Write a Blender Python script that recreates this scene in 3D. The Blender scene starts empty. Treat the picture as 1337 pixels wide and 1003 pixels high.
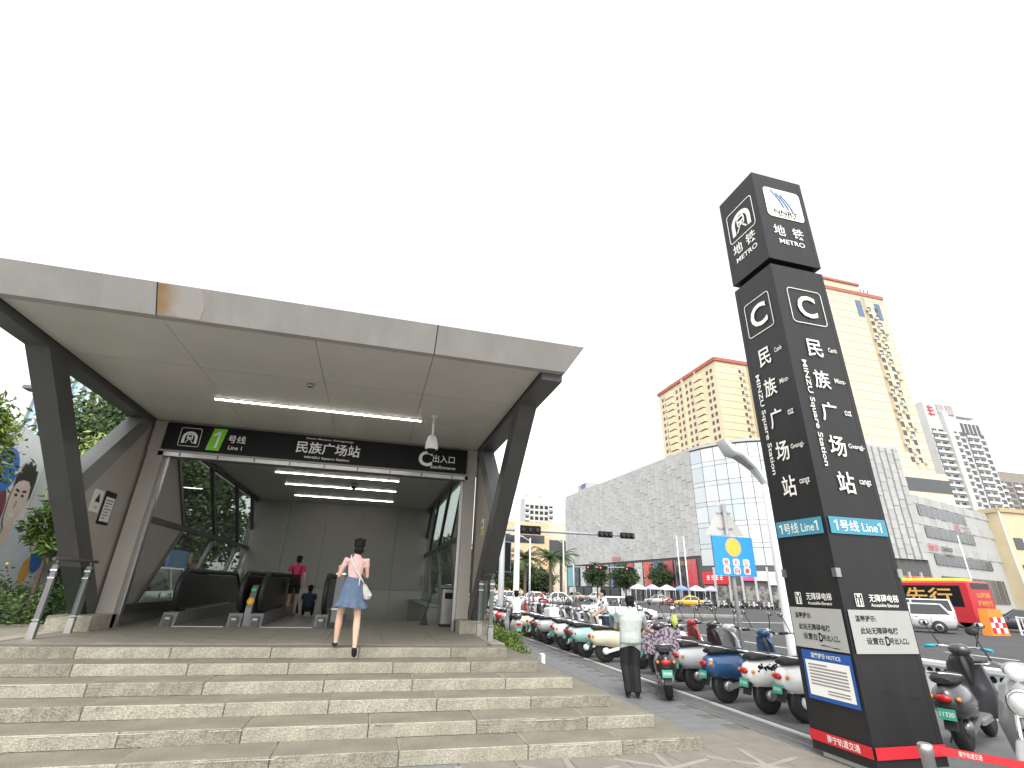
import bpy, math, random
import numpy as np
from mathutils import Matrix, Vector, Euler
sc = bpy.context.scene
C = sc.collection
R = math.radians
RNG = random.Random(7)

# ---------------------------------------------------------------- camera
cam_d = bpy.data.cameras.new('camera'); cam = bpy.data.objects.new('camera', cam_d); C.objects.link(cam)
cam_d.sensor_fit = 'HORIZONTAL'; cam_d.sensor_width = 36.0; cam_d.lens = 17.148
cam_d.clip_start = 0.05; cam_d.clip_end = 3000
PIT, ROL, YAW = 0.39568, 0.031055, 0.252117
_f = Vector((math.sin(YAW), math.cos(YAW), 0)); _r = Vector((math.cos(YAW), -math.sin(YAW), 0)); _u = Vector((0, 0, 1))
_F = _f*math.cos(PIT)+_u*math.sin(PIT); _U = _u*math.cos(PIT)-_f*math.sin(PIT)
_R = _r*math.cos(ROL)+_U*math.sin(ROL); _V = _U*math.cos(ROL)-_r*math.sin(ROL)
cam.matrix_world = Matrix.Translation((0, 0, 1.7)) @ Matrix((_R, _V, -_F)).transposed().to_4x4()
sc.camera = cam

# ---------------------------------------------------------------- sky, sun, exposure (bright overcast)
SUN_EL, SUN_AZ = R(58), R(200)
w = bpy.data.worlds.new('World'); sc.world = w; w.use_nodes = True
nt = w.node_tree; nt.nodes.clear()
out = nt.nodes.new('ShaderNodeOutputWorld'); bg = nt.nodes.new('ShaderNodeBackground')
sky = nt.nodes.new('ShaderNodeTexSky'); sky.sky_type = 'NISHITA'; sky.sun_disc = False
sky.sun_elevation = SUN_EL; sky.sun_rotation = SUN_AZ; sky.air_density = 1.0; sky.dust_density = 2.0; sky.ozone_density = 1.0
hs = nt.nodes.new('ShaderNodeHueSaturation'); hs.inputs['Saturation'].default_value = 0.06
bg.inputs['Strength'].default_value = 0.15
nt.links.new(sky.outputs[0], hs.inputs['Color']); nt.links.new(hs.outputs[0], bg.inputs[0]); nt.links.new(bg.outputs[0], out.inputs[0])
sl = bpy.data.lights.new('sun', 'SUN'); sun = bpy.data.objects.new('sun', sl); C.objects.link(sun)
sl.energy = 0.7; sl.angle = R(25); sl.color = (1, .97, .92)
_d = Vector((math.sin(SUN_AZ)*math.cos(SUN_EL), math.cos(SUN_AZ)*math.cos(SUN_EL), math.sin(SUN_EL)))
sun.rotation_euler = _d.to_track_quat('Z', 'Y').to_euler(); sun.location = (0, 0, 60)
vs = sc.view_settings; vs.view_transform = 'Standard'; vs.look = 'None'; vs.gamma = 1; vs.use_curve_mapping = False
vs.exposure = 1.5
sc.cycles.max_bounces = 8; sc.cycles.transparent_max_bounces = 12
sc.cycles.use_denoising = True

# ---------------------------------------------------------------- helpers
MATS = {}
def M(name, col=(.5, .5, .5), rough=.6, metal=0., var=.08, scale=4., bump=0., bscale=60., emit=0., spec=.5, stretch=None, col2=None, coat=0., thr=None, speck=None):
    """Principled material; col mixed with noise (or col2) in object space, optional fine bump."""
    if name in MATS: return MATS[name]
    m = bpy.data.materials.new(name); m.use_nodes = True; t = m.node_tree; b = t.nodes['Principled BSDF']
    b.inputs['Roughness'].default_value = rough; b.inputs['Metallic'].default_value = metal
    b.inputs['Specular IOR Level'].default_value = spec; b.inputs['Coat Weight'].default_value = coat
    tc = t.nodes.new('ShaderNodeTexCoord'); src = tc.outputs['Object']
    if stretch:
        mp = t.nodes.new('ShaderNodeMapping'); mp.inputs['Scale'].default_value = stretch
        t.links.new(src, mp.inputs[0]); src = mp.outputs[0]
    if var > 0 or col2:
        n = t.nodes.new('ShaderNodeTexNoise'); n.inputs['Scale'].default_value = scale; n.inputs['Detail'].default_value = 6; n.inputs['Roughness'].default_value = .65
        t.links.new(src, n.inputs['Vector'])
        r = t.nodes.new('ShaderNodeValToRGB')
        a = col2 if col2 else tuple(c*(1-var) for c in col); c2 = col if col2 else tuple(min(1, c*(1+var)) for c in col)
        lo, hi = thr if thr else (.3, .7)
        r.color_ramp.elements[0].position = lo; r.color_ramp.elements[1].position = hi
        r.color_ramp.elements[0].color = (*a, 1); r.color_ramp.elements[1].color = (*c2, 1)
        t.links.new(n.outputs['Fac'], r.inputs[0]); co = r.outputs[0]
        if speck:
            n3 = t.nodes.new('ShaderNodeTexNoise'); n3.inputs['Scale'].default_value = speck[0]; n3.inputs['Detail'].default_value = 3; n3.inputs['Roughness'].default_value = .7; t.links.new(src, n3.inputs['Vector'])
            r3 = t.nodes.new('ShaderNodeValToRGB'); r3.color_ramp.elements[0].position = .36; r3.color_ramp.elements[1].position = .62; v = 1-speck[1]; r3.color_ramp.elements[0].color = (v, v, v*.96, 1); r3.color_ramp.elements[1].color = (1, 1, 1, 1)
            t.links.new(n3.outputs['Fac'], r3.inputs[0]); mxx = t.nodes.new('ShaderNodeMix'); mxx.data_type = 'RGBA'; mxx.blend_type = 'MULTIPLY'; mxx.inputs[0].default_value = 1
            t.links.new(co, mxx.inputs[6]); t.links.new(r3.outputs[0], mxx.inputs[7]); co = mxx.outputs[2]
        t.links.new(co, b.inputs['Base Color'])
    else:
        b.inputs['Base Color'].default_value = (*col, 1)
    if bump > 0:
        n2 = t.nodes.new('ShaderNodeTexNoise'); n2.inputs['Scale'].default_value = bscale; n2.inputs['Detail'].default_value = 4
        t.links.new(src, n2.inputs['Vector'])
        bp = t.nodes.new('ShaderNodeBump'); bp.inputs['Strength'].default_value = bump; bp.inputs['Distance'].default_value = .02
        t.links.new(n2.outputs['Fac'], bp.inputs['Height']); t.links.new(bp.outputs[0], b.inputs['Normal'])
    if emit > 0:
        b.inputs['Emission Color'].default_value = (*col, 1); b.inputs['Emission Strength'].default_value = emit
    MATS[name] = m; return m

def GL(name, tint=(.75, .8, .8), rough=.02, refl=.12):
    """window glass: tinted see-through pane with a mirror reflection that grows at grazing angles"""
    if name in MATS: return MATS[name]
    m = bpy.data.materials.new(name); m.use_nodes = True; t = m.node_tree; t.nodes.clear()
    o = t.nodes.new('ShaderNodeOutputMaterial'); mx = t.nodes.new('ShaderNodeMixShader'); tr = t.nodes.new('ShaderNodeBsdfTransparent'); g = t.nodes.new('ShaderNodeBsdfGlossy')
    tr.inputs[0].default_value = (*tint, 1); g.inputs['Roughness'].default_value = rough
    fr = t.nodes.new('ShaderNodeLayerWeight'); fr.inputs[0].default_value = .35; ml = t.nodes.new('ShaderNodeMath'); ml.operation = 'MULTIPLY_ADD'; ml.inputs[1].default_value = .45; ml.inputs[2].default_value = refl*.25; ml.use_clamp = True
    pw = t.nodes.new('ShaderNodeMath'); pw.operation = 'POWER'; pw.inputs[1].default_value = 2.5; t.links.new(fr.outputs['Facing'], pw.inputs[0]); t.links.new(pw.outputs[0], ml.inputs[0]); t.links.new(ml.outputs[0], mx.inputs[0]); t.links.new(tr.outputs[0], mx.inputs[1]); t.links.new(g.outputs[0], mx.inputs[2]); t.links.new(mx.outputs[0], o.inputs[0])
    MATS[name] = m; return m

def wmx(o):
    m = o.matrix_basis.copy()
    if o.parent: m = wmx(o.parent) @ o.matrix_parent_inverse @ m
    return m
def own(o, parent):
    if parent is not None:
        o.parent = parent; o.matrix_parent_inverse = wmx(parent).inverted()
    return o
def tag(o, label=None, cat=None, group=None, kind=None):
    if label: o['label'] = label
    if cat: o['category'] = cat
    if group: o['group'] = group
    if kind: o['kind'] = kind
    return o
def thing(name, label, cat, loc=(0, 0, 0), group=None, rz=0):
    o = bpy.data.objects.new(name, None); C.objects.link(o); o.location = loc; o.rotation_euler = (0, 0, rz); o.empty_display_size = .2
    return tag(o, label, cat, group)
def inst(name, mesh, parent, loc=(0, 0, 0), rot=(0, 0, 0), scale=(1, 1, 1)):
    o = bpy.data.objects.new(name, mesh); C.objects.link(o); o.location = loc; o.rotation_euler = rot; o.scale = scale
    return own(o, parent)
def copy_tree(o, parent=None):
    c = o.copy(); C.objects.link(c)
    if parent is not None: c.parent = parent
    for ch in KIDS.get(o.name, []):
        d = copy_tree(ch, c); KIDS.setdefault(c.name, []).append(d)
    return c
KIDS = {}
def kids_index(o):
    KIDS[o.name] = list(o.children)
    for ch in o.children: kids_index(ch)

class MB:
    def __init__(s): s.v = []; s.f = []; s.mi = []; s.sm = []
    def add(s, vs_, fs, mi=0, smooth=False):
        b = len(s.v); s.v += [tuple(v) for v in vs_]
        for f in fs: s.f.append(tuple(i+b for i in f)); s.mi.append(mi); s.sm.append(smooth)
        return s
    def box(s, x0, x1, y0, y1, z0, z1, mi=0):
        return s.add([(x0, y0, z0), (x1, y0, z0), (x1, y1, z0), (x0, y1, z0), (x0, y0, z1), (x1, y0, z1), (x1, y1, z1), (x0, y1, z1)],
              [(0, 3, 2, 1), (4, 5, 6, 7), (0, 1, 5, 4), (1, 2, 6, 5), (2, 3, 7, 6), (3, 0, 4, 7)], mi)
    def cbox(s, x0, x1, y0, y1, z0, z1, b=.01, mi=0):
        """box with chamfered top and vertical edges"""
        def ring(z, i):
            return [(x0+i+b, y0+i, z), (x1-i-b, y0+i, z), (x1-i, y0+i+b, z), (x1-i, y1-i-b, z), (x1-i-b, y1-i, z), (x0+i+b, y1-i, z), (x0+i, y1-i-b, z), (x0+i, y0+i+b, z)]
        return s.loft([ring(z0, 0), ring(z1-b, 0), ring(z1, b)], mi=mi)
    def prism(s, poly, off, mi=0):
        n = len(poly); off = Vector(off); a = [Vector(p) for p in poly]
        vs_ = [tuple(p) for p in a]+[tuple(p+off) for p in a]
        fs = [tuple(range(n))[::-1], tuple(range(n, 2*n))]+[(i, (i+1) % n, (i+1) % n+n, i+n) for i in range(n)]
        return s.add(vs_, fs, mi)
    def bar(s, p0, p1, w, h, up=(0, 0, 1), mi=0):
        """rectangular bar between two points: w across, h along up"""
        p0, p1 = Vector(p0), Vector(p1); d = (p1-p0).normalized(); u = Vector(up); u = (u-d*u.dot(d)).normalized(); r = d.cross(u)
        poly = [p0+r*w/2+u*h/2, p0-r*w/2+u*h/2, p0-r*w/2-u*h/2, p0+r*w/2-u*h/2]
        return s.prism(poly, p1-p0, mi)
    def loft(s, rings, mi=0, smooth=False, caps=True):
        n = len(rings[0]); vs_ = [p for r in rings for p in r]; fs = []
        for k in range(len(rings)-1):
            for i in range(n): fs.append((k*n+i, k*n+(i+1) % n, (k+1)*n+(i+1) % n, (k+1)*n+i))
        s.add(vs_, fs, mi, smooth)
        if caps:
            b = len(s.v)-len(vs_)
            s.f.append(tuple(b+i for i in range(n))[::-1]); s.mi.append(mi); s.sm.append(False)
            s.f.append(tuple(b+(len(rings)-1)*n+i for i in range(n))); s.mi.append(mi); s.sm.append(False)
        return s
    def tube(s, pts, rad, n=8, mi=0, smooth=True, caps=True):
        pts = [Vector(p) for p in pts]; rings = []
        if not isinstance(rad, (list, tuple)): rad = [rad]*len(pts)
        ref = None
        for i, p in enumerate(pts):
            d = (pts[min(i+1, len(pts)-1)]-pts[max(i-1, 0)]).normalized()
            if ref is None: ref = Vector((0, 0, 1)) if abs(d.z) < .9 else Vector((1, 0, 0))
            u = (ref-d*ref.dot(d)).normalized(); v = d.cross(u); ref = u
            rings.append([tuple(p+(u*math.cos(a)+v*math.sin(a))*rad[i]) for a in [2*math.pi*k/n for k in range(n)]])
        return s.loft(rings, mi, smooth, caps)
    def lathe(s, prof, c=(0, 0, 0), n=16, axis='z', mi=0, smooth=True, caps=True):
        rings = []
        for r, h in prof:
            ring = []
            for k in range(n):
                a = 2*math.pi*k/n; x, y = r*math.cos(a), r*math.sin(a)
                q = (x, y, h) if axis == 'z' else ((h, x, y) if axis == 'x' else (y, h, x))
                ring.append((q[0]+c[0], q[1]+c[1], q[2]+c[2]))
            rings.append(ring)
        return s.loft(rings, mi, smooth, caps)
    def ell(s, c, rx, ry, rz, nu=12, nv=8, mi=0, rot=None):
        rings = []
        for j in range(1, nv):
            t = math.pi*j/nv-math.pi/2; ring = []
            for k in range(nu):
                a = 2*math.pi*k/nu; p = Vector((rx*math.cos(a)*math.cos(t), ry*math.sin(a)*math.cos(t), rz*math.sin(t)))
                if rot: p = rot @ p
                ring.append((c[0]+p[0], c[1]+p[1], c[2]+p[2]))
            rings.append(ring)
        return s.loft(rings, mi, True)
    def mesh(s, name, mats):
        me = bpy.data.meshes.new(name); me.from_pydata(s.v, [], s.f)
        for m in (mats if isinstance(mats, (list, tuple)) else [mats]): me.materials.append(m)
        me.polygons.foreach_set('material_index', s.mi); me.polygons.foreach_set('use_smooth', s.sm); me.update(); return me
    def build(s, name, mats, parent=None, **tags):
        o = bpy.data.objects.new(name, s.mesh(name, mats)); C.objects.link(o); own(o, parent)
        if tags: tag(o, **tags)
        return o
def P(name, mat, parent, fn, *a, **k):
    """one part from one MB call: P('leg', mat, root, 'box', ...)"""
    b = MB(); getattr(b, fn)(*a, **k); return b.build(name, mat, parent)

TXT = {}
def text_mesh(s, bold=0., mat=None, spacing=1.0):
    key = (s, bold, mat.name, spacing)
    if key in TXT: return TXT[key]
    cu = bpy.data.curves.new('lettering', 'FONT'); cu.body = s; cu.size = 1; cu.align_x = 'CENTER'; cu.align_y = 'CENTER'; cu.offset = bold; cu.space_character = spacing; cu.resolution_u = 3
    o = bpy.data.objects.new('lettering_tmp', cu); C.objects.link(o)
    dg = bpy.context.evaluated_depsgraph_get(); me = bpy.data.meshes.new_from_object(o.evaluated_get(dg))
    bpy.data.objects.remove(o); bpy.data.curves.remove(cu); me.materials.clear(); me.materials.append(mat); me.name = 'lettering'
    if len(me.vertices):
        co = np.empty(len(me.vertices)*3); me.vertices.foreach_get('co', co); co = co.reshape(-1, 3)
        mid = (co.min(0)+co.max(0))/2; co[:, 0] -= mid[0]; co[:, 1] -= mid[1]; me.vertices.foreach_set('co', co.ravel()); me.update()
        me['w'] = float(np.ptp(co[:, 0])); me['h'] = float(np.ptp(co[:, 1]))
    TXT[key] = me; return me
def lettering(s, parent, pos, right, up, h=None, w=None, mat=None, bold=0., name='lettering', spacing=1.0):
    """flat letters centred at pos, h tall (or w wide), lying on the plane spanned by right and up"""
    me = text_mesh(s, bold, mat, spacing); hh = me.get('h', 1) or 1; ww = me.get('w', 1) or 1
    kx = ky = (h/hh if h else w/ww)
    if h and w: kx = w/ww; ky = h/hh
    r = Vector(right).normalized(); u = Vector(up).normalized(); n = r.cross(u)
    o = bpy.data.objects.new(name, me); C.objects.link(o)
    m = Matrix((r*kx, u*ky, n)).transposed().to_4x4(); m.translation = Vector(pos); o.matrix_world = m; o.matrix_basis = m
    return own(o, parent)
# ---------------------------------------------------------------- materials
m_asph = M('asphalt', (.052, .052, .054), .85, var=.2, scale=.6, bump=.25, bscale=90)
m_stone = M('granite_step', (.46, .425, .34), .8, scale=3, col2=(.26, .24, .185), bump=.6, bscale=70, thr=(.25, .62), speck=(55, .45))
m_stone2 = M('granite_step_pale', (.50, .465, .375), .8, scale=4, col2=(.31, .285, .225), bump=.6, bscale=75, thr=(.25, .65), speck=(55, .45))
m_stone3 = M('granite_step_worn', (.40, .37, .30), .85, scale=5, col2=(.21, .19, .145), bump=.7, bscale=60, thr=(.3, .65), speck=(55, .45))
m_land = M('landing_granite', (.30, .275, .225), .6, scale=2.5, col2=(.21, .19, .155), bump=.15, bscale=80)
m_tread = M('dark_tread', (.25, .23, .18), .8, scale=2.2, col2=(.165, .15, .115), bump=.5, bscale=70, thr=(.25, .7), speck=(60, .3))  # darker tone for the top faces of the step blocks
m_groove = M('grip_strip', (.07, .065, .06), .7)
m_slab = M('grey_paving', (.19, .195, .195), .75, scale=2.5, col2=(.13, .135, .135), bump=.25, bscale=80)
m_slab2 = M('tan_paving', (.235, .205, .175), .75, scale=2.5, col2=(.16, .142, .12), bump=.25, bscale=80)
m_slab3 = M('pale_inlay', (.30, .285, .255), .75, scale=3, col2=(.21, .2, .18), bump=.2, bscale=80)
m_joint = M('mortar_bed', (.13, .125, .115), .9, var=.2)
m_drain = M('drain_steel', (.17, .17, .17), .6, metal=0., var=.2, scale=8)
m_paint = M('road_paint', (.50, .50, .49), .6, scale=6, col2=(.30, .30, .295), thr=(.2, .45))
m_kerb = M('kerb_stone', (.45, .44, .42), .8, var=.2, scale=3)
m_alu = M('fascia_aluminium', (.45, .425, .395), .45, scale=3.0, col2=(.35, .325, .30), stretch=(1, 1, .12), thr=(.25, .75))
m_ceil = M('ceiling_panel', (.60, .58, .525), .38, var=.05, scale=1.0)
m_frame = M('dark_steel_paint', (.075, .075, .073), .45, var=.12, scale=2)
m_strut = M('strut_grey_paint', (.17, .17, .17), .42, var=.1, scale=2)
m_beige = M('beige_cladding', (.40, .37, .325), .5, var=.06, scale=1.5)
m_taupe = M('taupe_wall', (.275, .262, .238), .45, var=.05, scale=.7)
m_taupe2 = M('wall_base', (.37, .36, .325), .5, var=.05, scale=.7)
m_black = M('sign_black', (.008, .008, .009), .5, var=0, spec=.2)
m_white = M('sign_white', (.85, .85, .83), .5, var=0)
m_green = M('line_green', (.22, .62, .03), .5, var=0)
m_led = M('strip_light', (1, .97, .9), .5, var=0, emit=7)
m_steel = M('brushed_steel', (.46, .455, .44), .32, metal=.85, var=.1, scale=6)
m_chrome = M('chrome', (.75, .75, .75), .12, metal=1, var=0)
m_rubber = M('black_rubber', (.018, .018, .018), .55, var=.2, scale=20)
m_glass = GL('window_glass', (.62, .66, .64), refl=.18)
m_rail = GL('railing_glass', (.80, .86, .82), refl=.1)
m_balus = M('balustrade_panel', (.03, .031, .03), .35, var=.1)

# ---------------------------------------------------------------- ground and road
b = MB(); b.add([(-900, -300, -.12), (1200, -300, -.12), (1200, 1500, -.12), (-900, 1500, -.12)], [(0, 1, 2, 3)])
b.build('road', m_asph, label='wide dark asphalt road of the big junction', cat='road', kind='structure')
pav = MB().box(-60, 9.75, -25, 62, -.13, -.012).build('pavement', m_joint, label='paved forecourt around the station steps', cat='pavement', kind='structure')
# kerb stones along the road
kb = MB().cbox(-.0, .28, .01, .99, -.12, .01, .02).mesh('kerb_stone', m_kerb)
for i in range(60): inst('kerb_stone', kb, pav, (9.75, 2+i*1.0, 0))
# parking strip for the scooters and forecourt sheets under the slabs
MB().box(5.98, 9.745, -25, 62, -.03, 0).build('parking_strip', M('parking_concrete', (.15, .15, .15), .85, scale=.8, col2=(.10, .10, .10), bump=.25, bscale=60), pav)
MB().box(5.82, 5.92, 2, 60, -.03, .003).build('parking_line', m_paint, pav)
dr = MB()
for i in range(900): dr.box(5.36, 5.74, 3+i*.045, 3.02+i*.045, -.02, .0)
dr.box(5.33, 5.36, 3, 44, -.02, .002); dr.box(5.74, 5.77, 3, 44, -.02, .002); dr.box(5.52, 5.55, 3, 44, -.02, .0012)
tag(dr.build('drain_grating', m_drain, pav), kind='stuff')
# slabs between steps and drain: long grey ones further on, tan ones near the steps' foot
sg = MB().cbox(0, .592, 0, .292, -.03, 0, .006).mesh('paving_slab', m_slab); st = MB().cbox(0, .592, 0, .592, -.03, 0, .006).mesh('paving_slab', m_slab2)
rows = 0
for j in range(42):
    y = 6.9+j*.3
    for i in range(4):
        x = 2.93+i*.6+(0 if j % 2 else -.3)
        if x < 2.6+max(0, (10.5-y))*.0: continue
        a = min(5.325, x+.592); 
        if a-x < .1: continue
        inst('paving_slab', sg, pav, (x, y, -.001*RNG.random()), scale=((a-x)/.592, 1, 1))
for j in range(8):
    for i in range(7):
        x, y = 1.13+i*.6, 3.3+j*.6
        if 3.3+j*.6 >= 6.85: continue
        a = min(5.325, x+.592); 
        if a-x > .1: inst('paving_slab', st, pav, (x, y, -.001*RNG.random()), scale=((a-x)/.592, 1, 1))
MB().box(-30, 5.32, -20, 3.29, -.03, -.004).build('forecourt_sheet', m_slab, pav)
MB().box(-30, 1.12, 3.29, 9, -.03, -.004).build('forecourt_sheet', m_slab, pav)
MB().box(-30, 5.32, 19.55, 60, -.03, -.004).build('forecourt_sheet', m_slab, pav)
# star shaped pale inlay in the tan paving before the steps
for (cx, cy) in ((2.2, 5.55), (3.3, 5.6), (4.4, 5.5), (1.0, 5.4)):
    for a in (20, 80, 140):
        d = Vector((math.cos(R(a)), math.sin(R(a)), 0))*.62
        P('inlay_strip', m_slab3, pav, 'bar', Vector((cx, cy, .0015+a*.00001))-d, Vector((cx, cy, .0015+a*.00001))+d, .07, .006)
# cast iron tree grate near the steps' foot
tg = MB()
for i in range(16): tg.box(2.6+i*.075, 2.6+i*.075+.03, 4.85, 5.3, -.01, .006)
for i in range(6): tg.box(2.57, 3.82, 4.84+i*.09, 4.87+i*.09, -.01, .009)
tag(tg.build('floor_grate', m_drain, pav), kind='stuff')

# ---------------------------------------------------------------- stone steps
STEP_Y = [6.12, 6.61, 7.10, 7.59, 8.08, 8.57]; STEP_X = [4.06, 3.71, 3.35, 3.0, 2.64, 2.28]; RISE = .135; LZ = .81
steps = MB().box(-12, 2.2, 8.9, 11.2, -.03, LZ-.04).build('stone_steps', m_joint, label='broad granite steps climbing to the station entrance', cat='steps', kind='structure')
_lens = []
for k in range(6):
    y0, xr, z0, z1 = STEP_Y[k], STEP_X[k], k*RISE, (k+1)*RISE
    y1 = (STEP_Y[k+1] if k < 5 else 9.05)
    x = xr; n = 0
    while x > -9.5:
        L = [1.28, 1.12, 1.38, 1.22][(n+k) % 4]*(1 if n else .82)
        mt = RNG.choice([m_stone, m_stone, m_stone2, m_stone3])
        dz = -.006+RNG.random()*.006; dy = RNG.uniform(-.006, .006)
        bb = MB().cbox(0, L-.007, dy, y1-y0+.05, .0, RISE+dz, .007); bb.mi[-1] = 1
        o = bb.build('step_block', [mt, m_tread], None); o.location = (x-L, y0, z0-.0005*(k % 2)); own(o, steps)
        x -= L; n += 1
    # the run of side steps returning along the planter
    y = y0+.35
    for n in range(5):
        L = 1.3; 
        if y > 12.4: break
        mt = RNG.choice([m_stone, m_stone2, m_stone3])
        xi = STEP_X[k+1] if k < 5 else 2.12
        bb = MB().cbox(0, xr-xi+.03, 0, L-.007, 0, RISE-.004, .007); bb.mi[-1] = 1
        if n or True:
            o = bb.build('side_step_block', [mt, m_tread], None); o.location = (xi-.03, y1+.0 if n == 0 else y, z0); own(o, steps)
            if n == 0: y = y1
        y += L
# pale lime bloom along worn nosings
m_lime = M('lime_bloom', (.50, .475, .40), .9, var=.15, scale=30)
for n in range(26):
    k = RNG.choice((0, 0, 0, 1, 1, 1, 2, 2, 3)); x = RNG.uniform(-4.5, STEP_X[k]-.6); L = RNG.uniform(.15, .7); y = STEP_Y[k]-.0095; zt_ = (k+1)*RISE-.016; q = 7
    up_ = [(x+L*i/q, y, zt_-RNG.uniform(0, .003)) for i in range(q+1)]; lo_ = [(x+L*i/q, y, zt_-RNG.uniform(.003, .011)) for i in range(q+1)]
    b = MB(); b.add(up_+lo_, [(i, i+q+1, i+q+2, i+1) for i in range(q)]); b.build('lime_bloom', m_lime, steps)
# landing slabs
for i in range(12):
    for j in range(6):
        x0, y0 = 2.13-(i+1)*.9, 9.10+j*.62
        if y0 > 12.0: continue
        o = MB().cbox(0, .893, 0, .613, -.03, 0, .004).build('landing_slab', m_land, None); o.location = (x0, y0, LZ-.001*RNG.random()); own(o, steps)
P('grip_strip', m_groove, steps, 'box', -9.5, 2.08, 8.80, 9.0, LZ-.02, LZ+.003)
for i in range(4): P('grip_groove', m_land, steps, 'box', -9.5, 2.0, 8.815+i*.047, 8.832+i*.047, LZ, LZ+.006)
for (x0, x1) in ((2.1, 2.36), (-5.12, -4.82)):
    for j in range(3): P('coping_stone', m_stone2, steps, 'cbox', x0, x1, 9.1+j*.62, 9.1+(j+1)*.62-.006, LZ-.1, LZ+.012, .008)

# ---------------------------------------------------------------- station entrance canopy
ent = thing('metro_entrance', 'slanting grey metal and glass metro entrance canopy over the granite steps', 'metro entrance', (-1.35, 11.5, LZ))
XL, XR = -4.8, 2.15
# fascia: three tilted panels, right end mitred
fx = [(-5.25, -3.055), (-3.045, .475), (.485, 2.49)]
for i, (a, c) in enumerate(fx):
    at, ct = (a-.22 if i == 0 else a), (c+.22 if i == 2 else c)
    poly = [(a, 6.4, 4.77), (c, 6.4, 4.77), (c, 6.52, 4.77), (a, 6.52, 4.77)]; top = [(at, 6.17, 5.12), (ct, 6.17, 5.12), (ct, 6.34, 5.12), (at, 6.34, 5.12)]
    P('fascia_panel', m_alu, ent, 'loft', [poly, top])
# rust stain on the middle panel: a thin weathered sheet patch with its own shape
mr = bpy.data.materials.new('rust_stain'); mr.use_nodes = True; t = mr.node_tree; bs = t.nodes['Principled BSDF']; bs.inputs['Roughness'].default_value = .7
tc = t.nodes.new('ShaderNodeTexCoord'); nz = t.nodes.new('ShaderNodeTexNoise'); nz.inputs['Scale'].default_value = 5; sx = t.nodes.new('ShaderNodeSeparateXYZ')
t.links.new(tc.outputs['Generated'], sx.inputs[0]); t.links.new(tc.outputs['Object'], nz.inputs['Vector'])
ma = t.nodes.new('ShaderNodeMath'); ma.operation = 'MULTIPLY_ADD'; t.links.new(nz.outputs['Fac'], ma.inputs[0]); ma.inputs[1].default_value = .7; t.links.new(sx.outputs['X'], ma.inputs[2])
rp = t.nodes.new('ShaderNodeValToRGB'); rp.color_ramp.elements[0].position = .30; rp.color_ramp.elements[0].color = (.34, .19, .07, 1); rp.color_ramp.elements[1].position = .85; rp.color_ramp.elements[1].color = (.45, .415, .375, 1)
t.links.new(ma.outputs[0], rp.inputs[0]); t.links.new(rp.outputs[0], bs.inputs['Base Color'])
def fasc(x, s, d=.004):
    return (x, 6.4-.23*s-d*.83, 4.77+.35*s-d*.55)
P('rust_stain', mr, ent, 'prism', [fasc(-3.04, .03), fasc(-2.55, .03), fasc(-2.5, .5), fasc(-2.55, .97), fasc(-3.04, .97)], (0, .003, .002))
for xs in (-3.05, .48): P('seam', m_black, ent, 'prism', [fasc(xs-.006, .0, .002), fasc(xs+.006, 0, .002), fasc(xs+.006, 1, .002), fasc(xs-.006, 1, .002)], (0, .03, .02))
P('roof_deck', m_alu, ent, 'box', -5.2, 2.45, 6.5, 22.4, 4.85, 5.10)
for s, (xa, xb) in (('r', (2.49, 2.71)), ('l', (-5.25, -5.47))):
    P('side_fascia', m_alu, ent, 'prism', [(xa, 6.5, 4.77), (xb, 6.34, 5.12), (xb-.05*(1 if s == 'r' else -1), 22.4, 5.12), (xa-.05*(1 if s == 'r' else -1), 22.4, 4.77)], (-.03 if s == 'r' else .03, 0, 0))
# ceiling panels of the overhang and of the hall
cols = [XL+.02, -3.02, -1.15, .48, XR-.02]
for i in range(4):
    for (ya, yb) in ((6.46, 8.1), (8.11, 9.75), (9.76, 11.48)):
        P('ceiling_panel', m_ceil, ent, 'box', cols[i]+.004, cols[i+1]-.004, ya, yb-.004, 4.78, 4.81)
    for k in range(6): P('ceiling_panel', m_ceil, ent, 'box', cols[i]+.004, cols[i+1]-.004, 11.8+k*1.72, 11.8+(k+1)*1.72-.008, 4.74, 4.77)
P('shadow_gap', m_black, ent, 'box', XL, XR, 6.44, 6.455, 4.775, 4.80)
# recessed strip lights
def strip(x0, x1, y, z, split):
    o = P('light_housing', m_steel, ent, 'box', x0-.02, x1+.02, y-.045, y+.045, z-.012, z+.02)
    for a, c in ((x0, split-.012), (split+.012, x1)): P('light_tube', m_led, o, 'box', a, c, y-.024, y+.024, z-.022, z-.010)
strip(-3.19, .60, 9.6, 4.78, -1.93)
for y in (16.0, 17.95, 20.35): strip(-3.17, .49, y, 4.74, -1.3)
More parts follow.
